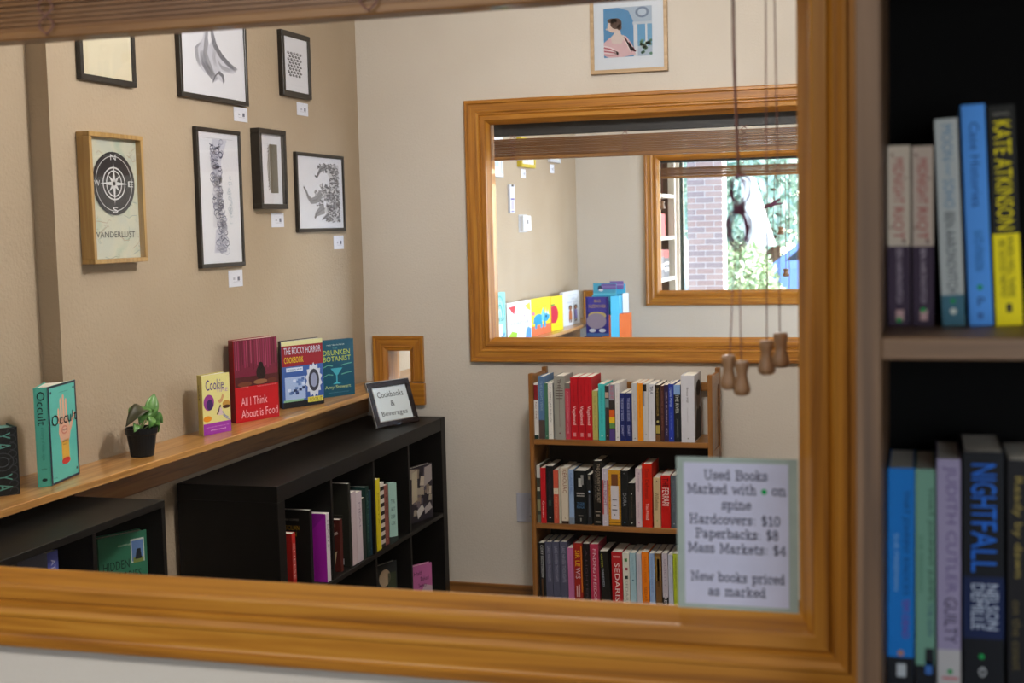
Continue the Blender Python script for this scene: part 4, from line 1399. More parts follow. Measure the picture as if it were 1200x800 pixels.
# local axes: +y runs along the ledge (to the right in view), +x towards the viewer side
for (b_, t_, wd, cu2, mt, rl) in (
        ((.005, .02, .110), (.0, -.062, .088), .019, .026, LEAFD, .5),
        ((.006, .022, .118), (.010, -.022, .088), .016, .012, LEAFG, .5),
        ((.004, .020, .090), (.006, .052, .146), .017, .004, LEAFG, -.9),
        ((.012, .016, .115), (.020, .046, .070), .016, .010, LEAFG, .9),
        ((.020, .000, .105), (.030, -.014, .078), .013, .008, LEAFG, .8),
        ((-.005, .030, .105), (.0, .064, .092), .014, .008, LEAFG, .7),
        ((.018, .006, .082), (.030, .026, .064), .012, .006, LEAFG, .4),
        ((.0, -.022, .088), (.012, -.048, .074), .010, .008, LEAFG, .6),
        ((-.010, .0, .118), (-.012, -.030, .104), .012, .006, LEAFG, .6),
        ((.010, .034, .100), (.022, .058, .080), .013, .008, LEAFG, .9)):
    sc_ = lambda q_: (q_[0] * 1.2, q_[1] * 1.25, .066 + (q_[2] - .066) * 1.3)
    b_, t_ = sc_(b_), sc_(t_)
    leaf(b_, t_, wd * 1.3, cu2 * 1.2, mt, rl)
    stem((random.uniform(-.012, .012), random.uniform(-.012, .012), .068), b_)
stem((.012, -.018, .068), (.0, -.022, .098), (.003, 0, 0))

# ---- framed card on the cube shelf
c0, c1 = PZ(440.5, 502.5, UZ), PZ(489.6, 494.2, UZ)
d = (Vector((c1.x, c1.y, 0)) - Vector((c0.x, c0.y, 0)))
wd = d.length
ht = .178
cf = empty('section_sign', (c0.x, c0.y, UZ + .0005), label='small black framed section card leaning on top of the cube shelf', cat='sign', rot=(math.radians(-19), 0, 0))
cf.rotation_mode = 'ZYX'
cf.rotation_euler = (math.radians(-19), 0, math.atan2(d.y, d.x))
cf.rotation_mode = 'XYZ'
Mz = Matrix.Rotation(math.atan2(d.y, d.x), 4, 'Z') @ Matrix.Rotation(math.radians(-19), 4, 'X')
cf.rotation_euler = Mz.to_euler('XYZ')
FB = M('#1a1214', .25, 0, .4)
fwid = .022
for lo, hi in (((0, -.012, 0), (wd, 0, fwid)), ((0, -.012, ht - fwid), (wd, 0, ht)), ((0, -.012, fwid), (fwid, 0, ht - fwid)), ((wd - fwid, -.012, fwid), (wd, 0, ht - fwid))):
    box('frame_rail', lo, hi, FB, cf, .0015)
SIL = M('#a09a90', .3, .7)
for lo, hi in (((-.002, -.010, -.001), (0, .0, ht)), ((-.002, -.010, ht), (wd, 0, ht + .002)), ((fwid - .003, -.0135, fwid - .003), (wd - fwid + .003, -.0122, fwid)), ((fwid - .003, -.0135, fwid), (fwid, -.0122, ht - fwid))):
    box('silver_edge', lo, hi, SIL, cf)
cdo = box('card', (fwid, -.006, fwid), (wd - fwid, -.004, ht - fwid), M('#d6e0e4', .7), cf)
box('back_board', (fwid, -.004, fwid), (wd - fwid, 0, ht - fwid), M('#2a2422', .7), cf)
pr = Print((fwid, -.006, fwid), (wd - 2 * fwid, 0, 0), (0, 0, ht - 2 * fwid), (0, -1, 0))
for t, a, b, y, y2 in (('Cookbooks', .12, .88, .69, .87), ('&', .44, .56, .42, .58), ('Beverages', .12, .88, .10, .29)):
    pr.text(t, a, y, b, y2, M('#2a3038', .8), 1)
sub(pr.build('lettering', cf), cdo)
# its easel leg
MB().box((wd * .42, 0, .02), (wd * .58, .003, .12), M('#2a2422', .7)).build('easel_leg', cf)

# ================================================================== FRAMED PICTURES on the left wall
def frame_on_left(label, tl, tr, br, bl, depth, border, fmat, art, name='picture_frame', mat_col='#d9dbe4', group=None, inner=.006, xw=XL, glass=True, border_b=None):
    X = xw + depth
    A, B, C, D = (PX(*p, X) for p in (tl, tr, br, bl))
    y0, y1 = (A.y + D.y) / 2, (B.y + C.y) / 2
    z0, z1 = (C.z + D.z) / 2, (A.z + B.z) / 2
    o = empty(name, (xw, y0, z0), label=label, cat='picture', group=group)
    W_, H_ = y1 - y0, z1 - z0
    t = border
    for lo, hi in (((.0005, 0, 0), (depth, W_, t)), ((.0005, 0, H_ - t), (depth, W_, H_)), ((.0005, 0, t), (depth, t, H_ - t)), ((.0005, W_ - t, t), (depth, W_, H_ - t))):
        box('frame_rail', lo, hi, fmat, o, .0012)
    xi = depth - inner
    mbd = box('mat_board', (.0005, t, t), (xi, W_ - t, H_ - t), M(mat_col, .7), o)
    p = Print((xi, t, t), (0, W_ - 2 * t, 0), (0, 0, H_ - 2 * t), (1, 0, 0))
    p.rect(.002, .002, .998, .998, M(mat_col, .7), -.5)
    art(p)
    sub(p.build('artwork', o), mbd)
    if glass:
        MB().box((depth - .003, t, t), (depth - .0015, W_ - t, H_ - t), PGLASS).build('glass', o)
    return o, y0, y1, z0, z1


def wall_card(label, a, b, xw=XL, grp='white caption cards on the tan wall'):
    A, B = PX(a[0], a[1], xw + .002), PX(b[0], b[1], xw + .002)
    o = empty('caption_card', (xw, A.y, B.z), label=label, cat='card', group=grp)
    MB().box((.0003, 0, 0), (.002, B.y - A.y, A.z - B.z), M('#d6d8e4', .6)).build('card', o)
    p = Print((.002, 0, 0), (0, B.y - A.y, 0), (0, 0, A.z - B.z), (1, 0, 0))
    p.rect(.3, .42, .44, .56, M('#a9acba'), 0)
    p.rect(.62, .36, .78, .62, M('#6a6c7c'), 0)
    p.rect(.3, .28, .8, .31, M('#b0b3c0'), 0)
    p.build('print', o)


BLK = noisy('black_frame', ('#16130f', '#241f1a'), (40, 40, 40), .35, 3)
G1, G2, G3 = M('#a0a2ad', .7), M('#767883', .7), M('#b6b8c2', .7)


def art_cream(p):
    p.rect(0, 0, 1, 1, noisy('cream_print', ('#cdc3a4', '#d8cfb4'), (6, 6, 6), .7))
    p.rect(.06, .04, .94, .98, M('#d3cab0'), 1)


def art_drape(p0):
    class Q_:
        def __getattr__(s, k): return getattr(p0, k)
        def tr(s, pts): return [(u, .16 + (v - .2) * .80) for u, v in pts]
        def stroke(s, pts, w_, c, l): return p0.stroke(s.tr(pts), w_, c, l)
        def poly(s, pts, c, l): return p0.poly(s.tr(pts), c, l)
    p = Q_()
    def fl(pts, c, n, off, wd):
        for k in range(n):
            q = [(u + off[0] * k / n, v + off[1] * k / n) for u, v in pts]
            Q = []
            for i in range(len(q) - 1):
                for t in range(4):
                    s_ = t / 4
                    Q.append((q[i][0] * (1 - s_) + q[i + 1][0] * s_, q[i][1] * (1 - s_) + q[i + 1][1] * s_))
            Q.append(q[-1])
            p.stroke(Q, [wd * .6 * (.3 + .7 * math.sin(PI * i / (len(Q) - 1))) for i in range(len(Q))], c, 1 + k % 3)
    body = [(.40, .98), (.36, .90), (.33, .78), (.27, .72), (.20, .64), (.22, .50), (.28, .38), (.34, .32), (.42, .28), (.48, .20), (.56, .26), (.64, .22), (.66, .30), (.60, .38), (.68, .38), (.80, .38), (.86, .42), (.74, .52), (.64, .60), (.56, .76), (.50, .95)]
    p.poly(body, M('#c3c5d2', .7), 0)
    fl([(.44, .97), (.47, .85), (.50, .72), (.60, .58), (.72, .48), (.84, .42)], G2, 7, (.05, .05), .012)
    fl([(.42, .95), (.38, .88), (.36, .74), (.34, .60), (.40, .44), (.46, .30)], G1, 8, (.06, .0), .012)
    fl([(.27, .72), (.21, .64), (.22, .50), (.26, .38)], G1, 5, (.05, .02), .014)
    fl([(.28, .60), (.30, .44), (.38, .32), (.48, .22)], G2, 8, (.08, .06), .012)
    fl([(.48, .22), (.52, .32), (.58, .38), (.64, .34), (.66, .24)], G2, 6, (-.03, -.04), .014)
    fl([(.50, .70), (.48, .56), (.50, .44)], G1, 4, (.05, .0), .010)
    fl([(.56, .50), (.62, .42), (.72, .40), (.80, .42)], G1, 4, (.0, .06), .010)
    p.poly([(.42, .93), (.46, .93), (.47, .80), (.43, .72), (.41, .82)], M('#dfe1ea'), 5)


def art_check(p):
    D_ = M('#3d3d45', .7)
    for i in range(8):
        for j in range(5 if i % 2 else 4):
            if (i, j) in ((4, 2), (3, 2)):
                pass
            u = .20 + (j + (0 if i % 2 else .5)) * .125
            v = .30 + i * .058
            p.ell(u, v, .052, .026, D_, 1, 10)
            p.ell(u + .015, v + .006, .020, .012, M('#b4b6c0'), 2, 8)
    p.rect(.15, .12, .85, .123, G3, 1)


def art_bone(p):
    rr = random.Random(11)
    p.stroke([(.06, .955), (.86, .955)], .006, G3, 1)

    def blob(u, v, a_):
        c = rr.choice([M('#9a9cb2', .7), M('#7c7e96', .7), M('#b4b6c8', .7), M('#5d5f76', .7)])
        r1 = rr.uniform(.02, .07)
        p.stroke(arc(u, v, r1, r1 * .4, rr.uniform(0, 360), rr.uniform(300, 600), 9), .013, c, 1 + rr.randrange(3))
    p.poly([(.36, .95), (.72, .95), (.60, .83), (.55, .78), (.56, .62), (.38, .62), (.30, .84)], M('#c2c4d4', .7), 0)
    p.poly([(.34, .66), (.58, .66), (.50, .42), (.46, .26), (.30, .28)], M('#cdced9', .7), 0)
    p.poly([(.36, .26), (.58, .28), (.62, .08), (.30, .08)], M('#c2c4d4', .7), 0)
    for k in range(210):
        v = rr.uniform(.09, .94)
        c = .50 + .05 * math.sin(v * 6) - .06 * (1 - abs(v - .5) * 2)
        w_ = .13 if v > .82 or v < .22 else .10
        blob(c + rr.uniform(-w_, w_), v, 0)
    p.ell(.46, .74, .05, .012, M('#3c3e50'), 5)
    for k in range(30):
        v = rr.uniform(.30, .66)
        p.stroke(arc(.74 + rr.uniform(-.03, .04), v, .03, .012, rr.uniform(0, 360), rr.uniform(200, 500), 6), .008, M('#a7b6c6', .7), 1)


def art_half(p):
    p.rect(.16, .855, .5, .858, G3, 1)
    p.rect(.46, .16, .82, .86, M('#6a665c', .7), 1)
    p.poly([(.46, .86), (.40, .70), (.34, .56), (.36, .40), (.42, .24), (.48, .16)], M('#a9aaa8', .7), 2)
    rr = random.Random(4)
    for k in range(14):
        v = .2 + k * .045
        p.stroke([(.36 + rr.uniform(0, .05), v), (.44, v + .03), (.40, v + .06)], .02, M('#5f5f60', .7), 3)


def art_octo(p):
    rr = random.Random(21)
    D1_, D2_ = M('#5a5a60', .7), M('#7a7a82', .7)

    def inside(u, v):
        if u > .92 or v < .09 or v > .91:
            return False
        edge = .48 if v > .80 else (.70 + .05 * math.sin(v * 20) if v > .62 else (.40 if v > .40 else (.44 if v > .30 else .62)))
        if v > .62 and u < .70 and v < .80:
            return False
        if .26 < v < .40 and .54 < u < .62:
            return False
        return u > edge + .04 * math.sin(v * 35)
    p.poly([(.60, .09), (.92, .09), (.92, .91), (.50, .91), (.62, .82), (.70, .72), (.68, .60), (.54, .58), (.44, .46), (.56, .44), (.62, .34), (.56, .26), (.62, .2)], M('#c4c5cb', .7), 0)
    n = 0
    while n < 520:
        u, v = rr.uniform(.3, .92), rr.uniform(.09, .91)
        if not inside(u, v):
            continue
        n += 1
        a_ = rr.uniform(0, 360)
        p.stroke(arc(u, v, .018, .012, a_, a_ + rr.uniform(140, 260), 4), .008, D1_ if rr.random() < .6 else D2_, 1 + n % 3)
    def tent(pts, w0):
        Q = [pts[0]]
        for i in range(len(pts) - 1):
            for t in range(1, 5):
                s_ = t / 4
                Q.append((pts[i][0] * (1 - s_) + pts[i + 1][0] * s_, pts[i][1] * (1 - s_) + pts[i + 1][1] * s_))
        p.stroke(Q, [w0 * (1 - .8 * i / len(Q)) for i in range(len(Q))], M('#8f9096', .7), 4)
        for k in range(len(Q) - 1):
            p.ell(Q[k][0], Q[k][1], .010, .008, D1_, 5, 8)
    tent([(.50, .48), (.38, .40), (.28, .38), (.21, .44), (.17, .52), (.12, .58)], .08)
    tent([(.60, .86), (.52, .84), (.46, .78), (.42, .72), (.37, .74)], .06)
    tent([(.56, .28), (.46, .24), (.38, .20), (.34, .14)], .10)
    tent([(.66, .20), (.58, .16), (.50, .12)], .05)


PF = 'framed pictures on the tan left wall'
frame_on_left('black framed cream print cut off by the blind, top left', (92.5, -8), (158, 4), (159, 101), (93.5, 93.5), .016, .016, BLK, art_cream, group=PF, mat_col='#cdc4aa')
frame_on_left('black framed pencil drawing of a draped cloth figure', (209.5, -6), (289, 16), (291, 124.3), (212, 112), .018, .014, BLK, art_drape, group=PF)
frame_on_left('small black frame with a checkered oval pattern', (330, 34.5), (364.3, 43), (365, 116), (333, 112), .020, .019, BLK, art_check, group=PF)
frame_on_left('tall narrow black frame with a purple grey bone drawing', (231, 147.5), (283.5, 154.5), (286.5, 311.5), (236, 314), .016, .013, BLK, art_bone, group=PF)
frame_on_left('small deep black shadow box frame with half grey print', (304, 150), (335.2, 152.8), (338.2, 243.8), (307, 245.5), .036, .017, BLK, art_half, group=PF, inner=.014)
frame_on_left('black framed octopus tentacle ink drawing, rightmost', (347.5, 177.5), (404, 183), (405, 270.5), (350, 272), .014, .013, BLK, art_octo, group=PF)


def art_map(p):
    mp = noisy('old_map', ('#a9b5a4', '#c3c2ae', '#b9bdb0'), (14, 14, 14), .7, 6, 0, None, (.35, .62))
    p.rect(0, 0, 1, 1, mp)
    rr = random.Random(9)
    for k in range(26):
        u, v = rr.random() * .9, rr.random() * .95
        q = [(u, v)]
        for i in range(5):
            u = min(max(u + rr.uniform(-.05, .12), 0), 1)
            v = min(max(v + rr.uniform(-.04, .04), 0), 1)
            q.append((u, v))
        p.stroke(q, .008, M(rr.choice(['#98a08e', '#a99a88', '#8c9c98'])), 1)
    DG, LT = M('#26262b', .5), M('#cfd0d2', .6)
    cu_, cv = .50, .625
    ru, rv = .43, .265
    p.ell(cu_, cv, ru, rv, DG, 8, 40)
    p.stroke(arc(cu_, cv, ru * .86, rv * .86, 0, 360, 40), .008, LT, 9)
    p.stroke(arc(cu_, cv, ru * .52, rv * .50, 0, 360, 30), .016, LT, 9)
    p.stroke(arc(cu_, cv, ru * .36, rv * .40, 0, 360, 24), .016, LT, 9)
    for k in range(8):
        a_ = k * PI / 4
        L1 = .66 if k % 2 == 0 else .36
        p.poly([(cu_ + ru * L1 * math.cos(a_), cv + rv * L1 * math.sin(a_)), (cu_ + ru * .09 * math.cos(a_ + .8), cv + rv * .09 * math.sin(a_ + .8)), (cu_ + ru * .09 * math.cos(a_ - .8), cv + rv * .09 * math.sin(a_ - .8))], LT, 10)
    for t, u, v in (('N', .50, .845), ('S', .50, .405), ('W', .155, .625), ('E', .845, .625)):
        p.text(t, u - .055, v - .024, u + .055, v + .024, LT, 10)
    p.text('WANDERLUST', .04, .175, .90, .225, M('#3a3a3e'), 3)


WOODF = grain('light_wood_frame', ('#8c6a34', '#a5824a', '#b39158'), 2, 50, .4, .2, .03)
frame_on_left('deep light wood frame with a dark compass over an old map', (105, 152.5), (169, 160.5), (172.3, 306), (110.5, 310), .042, .013, WOODF, art_map, group=PF, inner=.018, mat_col='#b5b9a8')
wall_card('caption card under the draped cloth drawing', (274, 124.7), (290.3, 143.5))
wall_card('caption card under the small checkered frame', (348, 119.5), (361.3, 136.5))
wall_card('caption card under the tall bone drawing', (267.8, 317), (284.8, 335))
wall_card('caption card under the deep shadow box frame', (318, 249.2), (333, 266))
wall_card('caption card under the octopus drawing', (391, 276.2), (403, 291.5))

# ---- picture above the middle window
X0, Z0 = -1.228, 2.1245
fpic = empty('picture_frame', (X0, YB, Z0), label='pale wood framed painting of a woman in pink, above the middle window', cat='picture')
PW, PH, PB = .299, .345, .014
PALE = grain('pale_frame_wood', ('#a58a66', '#b89c78', '#c4aa88'), 0, 60, .45, .1, .03)
for lo, hi in (((0, -.022, 0), (PW, -.0005, PB)), ((0, -.022, PH - PB), (PW, -.0005, PH)), ((0, -.022, PB), (PB, -.0005, PH - PB)), ((PW - PB, -.022, PB), (PW, -.0005, PH - PB))):
    box('frame_rail', lo, hi, PALE, fpic, .0012)
mbd = box('mat_board', (PB, -.012, PB), (PW - PB, -.0005, PH - PB), M('#cdd6e2', .7), fpic)
pr = Print((.052, -.012, .060), (.188, 0, 0), (0, 0, .187), (0, -1, 0))
pr.rect(0, 0, 1, 1, M('#9fb0c4'))
pr.poly([(0, .55), (0, .98), (.30, 1), (.52, .92), (.62, .70), (.62, 0), (0, 0)], M('#4f86b4'), 1)
pr.poly([(.62, 0), (.70, 0), (.70, .66), (.62, .70)], M('#c3cad4'), 2)
pr.rect(.86, .25, .90, .66, M('#c3cad4'), 2)
pr.rect(.70, .2, .86, .66, M('#5d93bc'), 2)
pr.rect(.90, .2, 1, .66, M('#6a9cc0'), 2)
pr.rect(.60, .64, 1, .69, M('#b4bfcc'), 3)
pr.ell(.80, .88, .14, .11, M('#6d7f98'), 3)
pr.ell(.80, .88, .09, .07, M('#a9b9cc'), 4)
pr.poly([(0, .05), (0, .30), (.12, .40), (.30, .44), (.46, .42), (.58, .26), (.66, .04), (.4, 0), (.1, 0)], M('#c9a9b0'), 4)
for k in range(6):
    pr.stroke([(.40 + .04 * k, .44 - .05 * k), (.48 + .03 * k, .28 - .03 * k), (.56 + .02 * k, .10)], .03, M('#9a4a5c' if k % 2 else '#d6c4c8'), 5)
    pr.stroke([(0.0, .24 - .035 * k), (.14, .20 - .03 * k), (.30, .10 - .01 * k)], .025, M('#a85a68' if k % 2 else '#d6c8cc'), 5)
pr.poly([(.14, .40), (.22, .48), (.24, .58), (.34, .56), (.36, .46), (.44, .40), (.36, .26), (.18, .28)], M('#c9bcb8'), 6)
pr.ell(.19, .62, .11, .12, M('#ccb9b0'), 7)
pr.poly([(.07, .60), (.04, .57), (.09, .55)], M('#ccb9b0'), 7)
pr.ell(.26, .68, .12, .11, M('#4a3830'), 8)
pr.ell(.18, .74, .10, .05, M('#4a3830'), 8)
pr.ell(.33, .60, .05, .06, M('#5a4438'), 8)
for k in range(22):
    rr = random.Random(k)
    pr.ell(.74 + rr.random() * .24, .04 + rr.random() * .28, .035, .03, M(rr.choice(['#4f7a68', '#6d9a84', '#a9c4b8', '#38604f'])), 5, 8)
sub(pr.build('artwork', fpic), mbd)
MB().box((PB, -.019, PB), (PW - PB, -.0175, PH - PB), PGLASS).build('glass', fpic)

# ---- wall plate
wp = empty('wall_plate', (-1.573, YB, .362), label='blank white wall plate low on the back wall beside the oak bookcase', cat='wall plate')
MB().box((0, -.006, 0), (.115, -.0003, .118), M('#b9bccb', .4)).build('plate', wp, bevel=.002)
for z in (.025, .093):
    MB().lathe([(.003, 0), (.003, .0008), (.001, .0012)], M('#8d90a0', .4), 10).build('screw', wp, (.0575, -.006, z)).rotation_euler = (PI / 2, 0, 0)

# ================================================================== ROOM BEYOND (through the middle window)
PF2 = 'things on the left wall of the room beyond'


def blank(p):
    p.rect(.18, .18, .82, .82, M('#7f95a8'), 0)
    p.rect(.18, .18, .82, .4, M('#aebccb'), 1)


def sketch(p):
    p.rect(0, 0, 1, 1, M('#d9d8cc'), 0)
    p.stroke([(.2, .2), (.4, .5), (.6, .3), (.8, .6)], .02, M('#8a8a80'), 1)


frame_on_left('white framed blue print in the room beyond', (571, 150), (589.5, 162), (589.8, 208), (571, 205.5), .02, .02, M('#d6dae2', .5), blank, group=PF2, glass=False)
frame_on_left('yellow framed sketch in the room beyond', (611, 158), (627.5, 166), (627.8, 199.2), (611.5, 193), .03, .018, M('#c9b23a', .5), sketch, group=PF2, glass=False)
frame_on_left('small white framed picture near the far corner', (645, 165), (657, 170), (657.2, 193), (645.5, 187.5), .02, .018, M('#c6c9d2', .5), sketch, group=PF2, glass=False)
wall_card('caption card under the yellow framed sketch', (610.6, 198), (616, 208.8), grp='caption cards in the room beyond')
wall_card('caption card near the far corner of the room beyond', (644.5, 192.5), (649.3, 203), grp='caption cards in the room beyond')
A, B = PX(597, 216, XL + .012), PX(603.3, 249.5, XL + .012)
bm_ = empty('hanging_bookmark', (XL, A.y, B.z), label='tall white bookmark display with purple print on the far room wall', cat='bookmark')
MB().box((.001, 0, 0), (.014, B.y - A.y, A.z - B.z), M('#c9cbd6', .5)).build('card', bm_)
p = Print((.014, 0, 0), (0, B.y - A.y, 0), (0, 0, A.z - B.z), (1, 0, 0))
p.rect(.15, .46, .9, .52, M('#5a4a94'))
p.rect(.2, .12, .8, .42, M('#b0aacb'))
p.rect(.2, .03, .8, .08, M('#8078b0'))
p.rect(.3, .93, .8, 1, M('#3a3436'))
p.build('print', bm_)
A, B = PX(613.5, 252.5, XL + .03), PX(622.5, 270.5, XL + .03)
th = empty('thermostat', (XL, A.y, B.z), label='white wall thermostat in the room beyond', cat='thermostat')
MB().box((.0005, -.006, -.006), (.006, B.y - A.y + .006, A.z - B.z + .006), M('#c9cbd0', .45)).build('wall_plate', th, bevel=.002)
MB().box((.006, 0, 0), (.032, B.y - A.y, A.z - B.z), M('#d6d8dc', .4)).build('housing', th, bevel=.004)
MB().box((.032, (B.y - A.y) * .45, (A.z - B.z) * .45), (.0326, (B.y - A.y) * .62, (A.z - B.z) * .72), M('#4a4c52', .3)).build('display', th)


def far_book(label, x0, x1, ytop, X, col, art, th=.02, dx=.02):
    py = (ytop + 390) / 2
    a, b = PX(x0, py, X), PX(x1, py, X + dx)
    top = PX(x0, ytop, X).z
    return display_book(label, Vector((a.x, a.y, LZ)), Vector((b.x, b.y, LZ)), None, top - LZ, th, col, col, art, group='picture books on the far ledge')


def tealart(p):
    p.rect(0, 0, 1, 1, M('#86bdb8'))
    for k, c in enumerate(('#5fa8a4', '#9ccac6', '#4f9c9a', '#b0d6d4')):
        p.stroke(arc(.5, .55, .42 - .1 * k, .38 - .08 * k, 0, 180, 14), .07, M(c), 1)
    p.text('THE DAY', .2, .48, .9, .54, M('#2f5a62'), 3)
    p.rect(.3, .2, .7, .42, M('#d6dcd0'), 2)
    p.stroke([(.1, .2), (.4, .12), (.9, .25)], .12, M('#5a8aa6'), 2)


def monster(p):
    p.rect(0, 0, 1, 1, M('#d9dbe2'))
    p.poly([(.05, .9), (.35, .92), (.28, .70), (.18, .78)], M('#b8303a'), 1)
    p.poly([(.72, .88), (.95, .95), (.98, .72), (.85, .78)], M('#c9c83a'), 1)
    p.poly([(.06, .05), (.34, .06), (.40, .24), (.18, .30), (.04, .2)], M('#8ab82c'), 1)
    p.poly([(.74, .03), (.98, .02), (.98, .28), (.85, .34), (.76, .24)], M('#4f86c4'), 1)
    p.text('the', .42, .71, .56, .76, M('#8a8c98'), 1)
    for k, (t, c) in enumerate((('C', '#3f7ab4'), ('O', '#8ab82c'), ('L', '#b8303a'), ('O', '#d9a41c'), ('R', '#7a4a94'))):
        p.text(t, .24 + .11 * k, .58, .33 + .11 * k, .66, M(c), 1)
    p.text('MONSTER', .16, .42, .9, .51, M('#454a5c'), 1)


def dino(p):
    p.rect(0, 0, 1, 1, M('#dcc312'))
    p.rect(0, 0, 1, .26, M('#d0653c'), 1)
    p.text('Happy', .2, .86, .7, .93, M('#a9a01c'), 1)
    p.text('dinosaur', .12, .74, .85, .83, M('#b9a418'), 1)
    B_ = M('#2190bc')
    p.ell(.34, .42, .24, .15, B_, 2)
    p.ell(.72, .46, .2, .13, B_, 3)
    for u in (.16, .44, .62):
        p.rect(u, .18, u + .1, .36, B_, 2)
    p.poly([(.02, .30), (.15, .34), (.2, .48)], B_, 2)
    p.poly([(.50, .60), (.58, .74), (.66, .56), (.60, .38), (.50, .34)], M('#6ab8d6'), 4)
    p.poly([(.68, .56), (.73, .70), (.76, .55)], M('#e6e6d6'), 4)
    p.poly([(.80, .54), (.86, .66), (.87, .5)], M('#e6e6d6'), 4)
    p.ell(.74, .47, .04, .03, M('#14232c'), 5)
    p.ell(.09, .60, .08, .05, M('#c9688a'), 1)


def apple(p):
    p.rect(0, 0, 1, 1, M('#ddc70e'))
    p.poly([(u, v) for u, v in [(.0, .72)] + arc(.22, .48, .36, .26, 80, -80, 14) + [(0, .24)]], M('#b81c38'), 1)
    p.rect(.0, .74, .3, .78, M('#3c6a34'), 1)
    p.text('first words', .2, .9, .9, .95, M('#b39a10'), 1)
    p.text('board book', .2, .12, .8, .16, M('#c29a1c'), 1)


def kids(p):
    p.rect(0, 0, 1, 1, M('#dadde0'))
    p.text('everybody', .3, .86, .85, .91, M('#a9b4c4'), 1)
    p.text('can', .5, .76, .75, .81, M('#a9b4c4'), 1)
    p.text('feel it all', .25, .66, .85, .71, M('#a9b4c4'), 1)
    for u, c in ((.42, '#b4683a'), (.74, '#8f86c0')):
        p.ell(u, .52, .10, .075, M('#2c2422'), 2)
        p.ell(u, .50, .075, .06, M('#9a6a4c'), 3)
        p.poly([(u - .1, .16), (u + .1, .16), (u + .08, .44), (u - .08, .44)], M(c), 2)
        p.rect(u - .07, .08, u - .02, .18, M('#5a3c30'), 2)
        p.rect(u + .02, .08, u + .07, .18, M('#5a3c30'), 2)


far_book('teal picture book at the left edge of the middle window', 579, 592.5, 343.5, -2.10, '#86bdb8', tealart)
far_book('white picture book with colourful corner shapes on the far ledge', 594.5, 622.5, 356, -2.10, '#d9dbe2', monster)
far_book('yellow picture book with a blue horned dinosaur', 623, 645.5, 351, -2.12, '#dcc312', dino)
far_book('yellow picture book with a red apple', 646, 659.8, 348, -2.10, '#ddc70e', apple)
far_book('white picture book showing two children', 660, 679.5, 343, -2.12, '#dadde0', kids)

# low cabinet and cardboard display with books in the far corner
lc = empty('low_cabinet', (-2.02, 7.5, 0), label='dark low cabinet under the far ledge', cat='cabinet')
DKW = noisy('dark_cabinet', ('#2a2018', '#3a2c20'), (50, 3, 50), .5, 3)
box('body', (-.165, 0, .05), (.26, 1.30, .77), DKW, lc, .002)
box('top_board', (-.17, -.01, .77), (.27, 1.31, .79), DKW, lc, .002)
box('plinth', (-.15, .01, 0), (.23, 1.28, .05), M('#1c1612', .6), lc)
cy = 8.30
cl = PY(686.5, 380, cy).x
ds = empty('display_stand', (cl, cy, .7905), label='blue and orange cardboard book display in the far corner', cat='display stand')
CYAN, ORG = M('#3fa4c8', .45), M('#c9642c', .45)


def sx(px):
    return PY(px, 360, cy).x - cl


def sz(py):
    return PY(710, py, cy).z - .7905


bk = MB()
bk.prism([(sx(693), .10), (sx(727), .16), (sx(727), .166), (sx(693), .106)], 0, sz(334), CYAN)
bk.build('back_board', ds)
MB().prism([(sx(716.5), -.02), (sx(724), .03), (sx(724), .15), (sx(716.5), .10)], 0, sz(347), CYAN).build('side_panel', ds)
MB().prism([(sx(707), -.03), (sx(716.2), -.025), (sx(716.2), .09), (sx(707), .09)], 0, sz(369), ORG).build('orange_flap', ds)
MB().prism([(sx(724.3), .03), (sx(734), .10), (sx(734), .16), (sx(724.3), .12)], 0, sz(368), ORG).build('orange_flap', ds)
MB().prism([(sx(686.5), -.05), (sx(706.9), -.05), (sx(706.9), .05), (sx(693), .05)], 0, sz(393), M('#2c3f78', .5)).build('base_tray', ds)


def puff(p):
    p.rect(0, 0, 1, 1, M('#2c2a78'))
    p.rect(0, 0, 1, .07, M('#4a6a9c'), 1)
    p.rect(.1, .60, .9, 1, M('#3f3a94'), 1)
    p.text('BIG', .38, .86, .66, .93, M('#b9a05a'), 2)
    p.text('SLEEPOVER', .12, .72, .9, .80, M('#b9a05a'), 2)
    p.ell(.5, .52, .40, .10, M('#b9a86c'), 2)
    p.ell(.46, .38, .44, .20, M('#8d8296'), 3)
    p.ell(.28, .14, .15, .05, M('#c0c6d6'), 4)
    p.ell(.72, .14, .15, .05, M('#c0c6d6'), 4)


za = .7905 + sz(393) + .0005
display_book('dark purple picture book at the front of the cardboard display', Vector((cl + sx(688), cy - .034, za)), Vector((cl + sx(714.8), cy - .045, za)), None, PY(690, 347.5, cy).z - za, .008, '#2c2a78', '#3a3a7c', puff,
             group='books in the cardboard display')


def cloud(p):
    p.rect(0, 0, 1, 1, M('#4a9cb8'))
    p.rect(.35, .45, 1, .95, M('#6a5a98'), 1)
    p.rect(.35, .65, 1, .72, M('#8a7ab4'), 2)
    p.ell(.3, .55, .10, .25, M('#2c3c58'), 3)
    p.ell(.34, .4, .1, .12, M('#c9ccd6'), 4)
    p.rect(0, 0, 1, .12, M('#6ac0d2'), 2)


def shelfbook(label, px0, px1, py0, py1, y, c, art, t=.012):
    z0 = PY(px0, py1, y).z
    display_book(label, Vector((PY(px0, py1, y).x, y, z0)), Vector((PY(px1, py1, y).x, y + .004, z0)), None, PY(px0, py0, y).z - z0, t, c, c, art, group='books in the cardboard display')


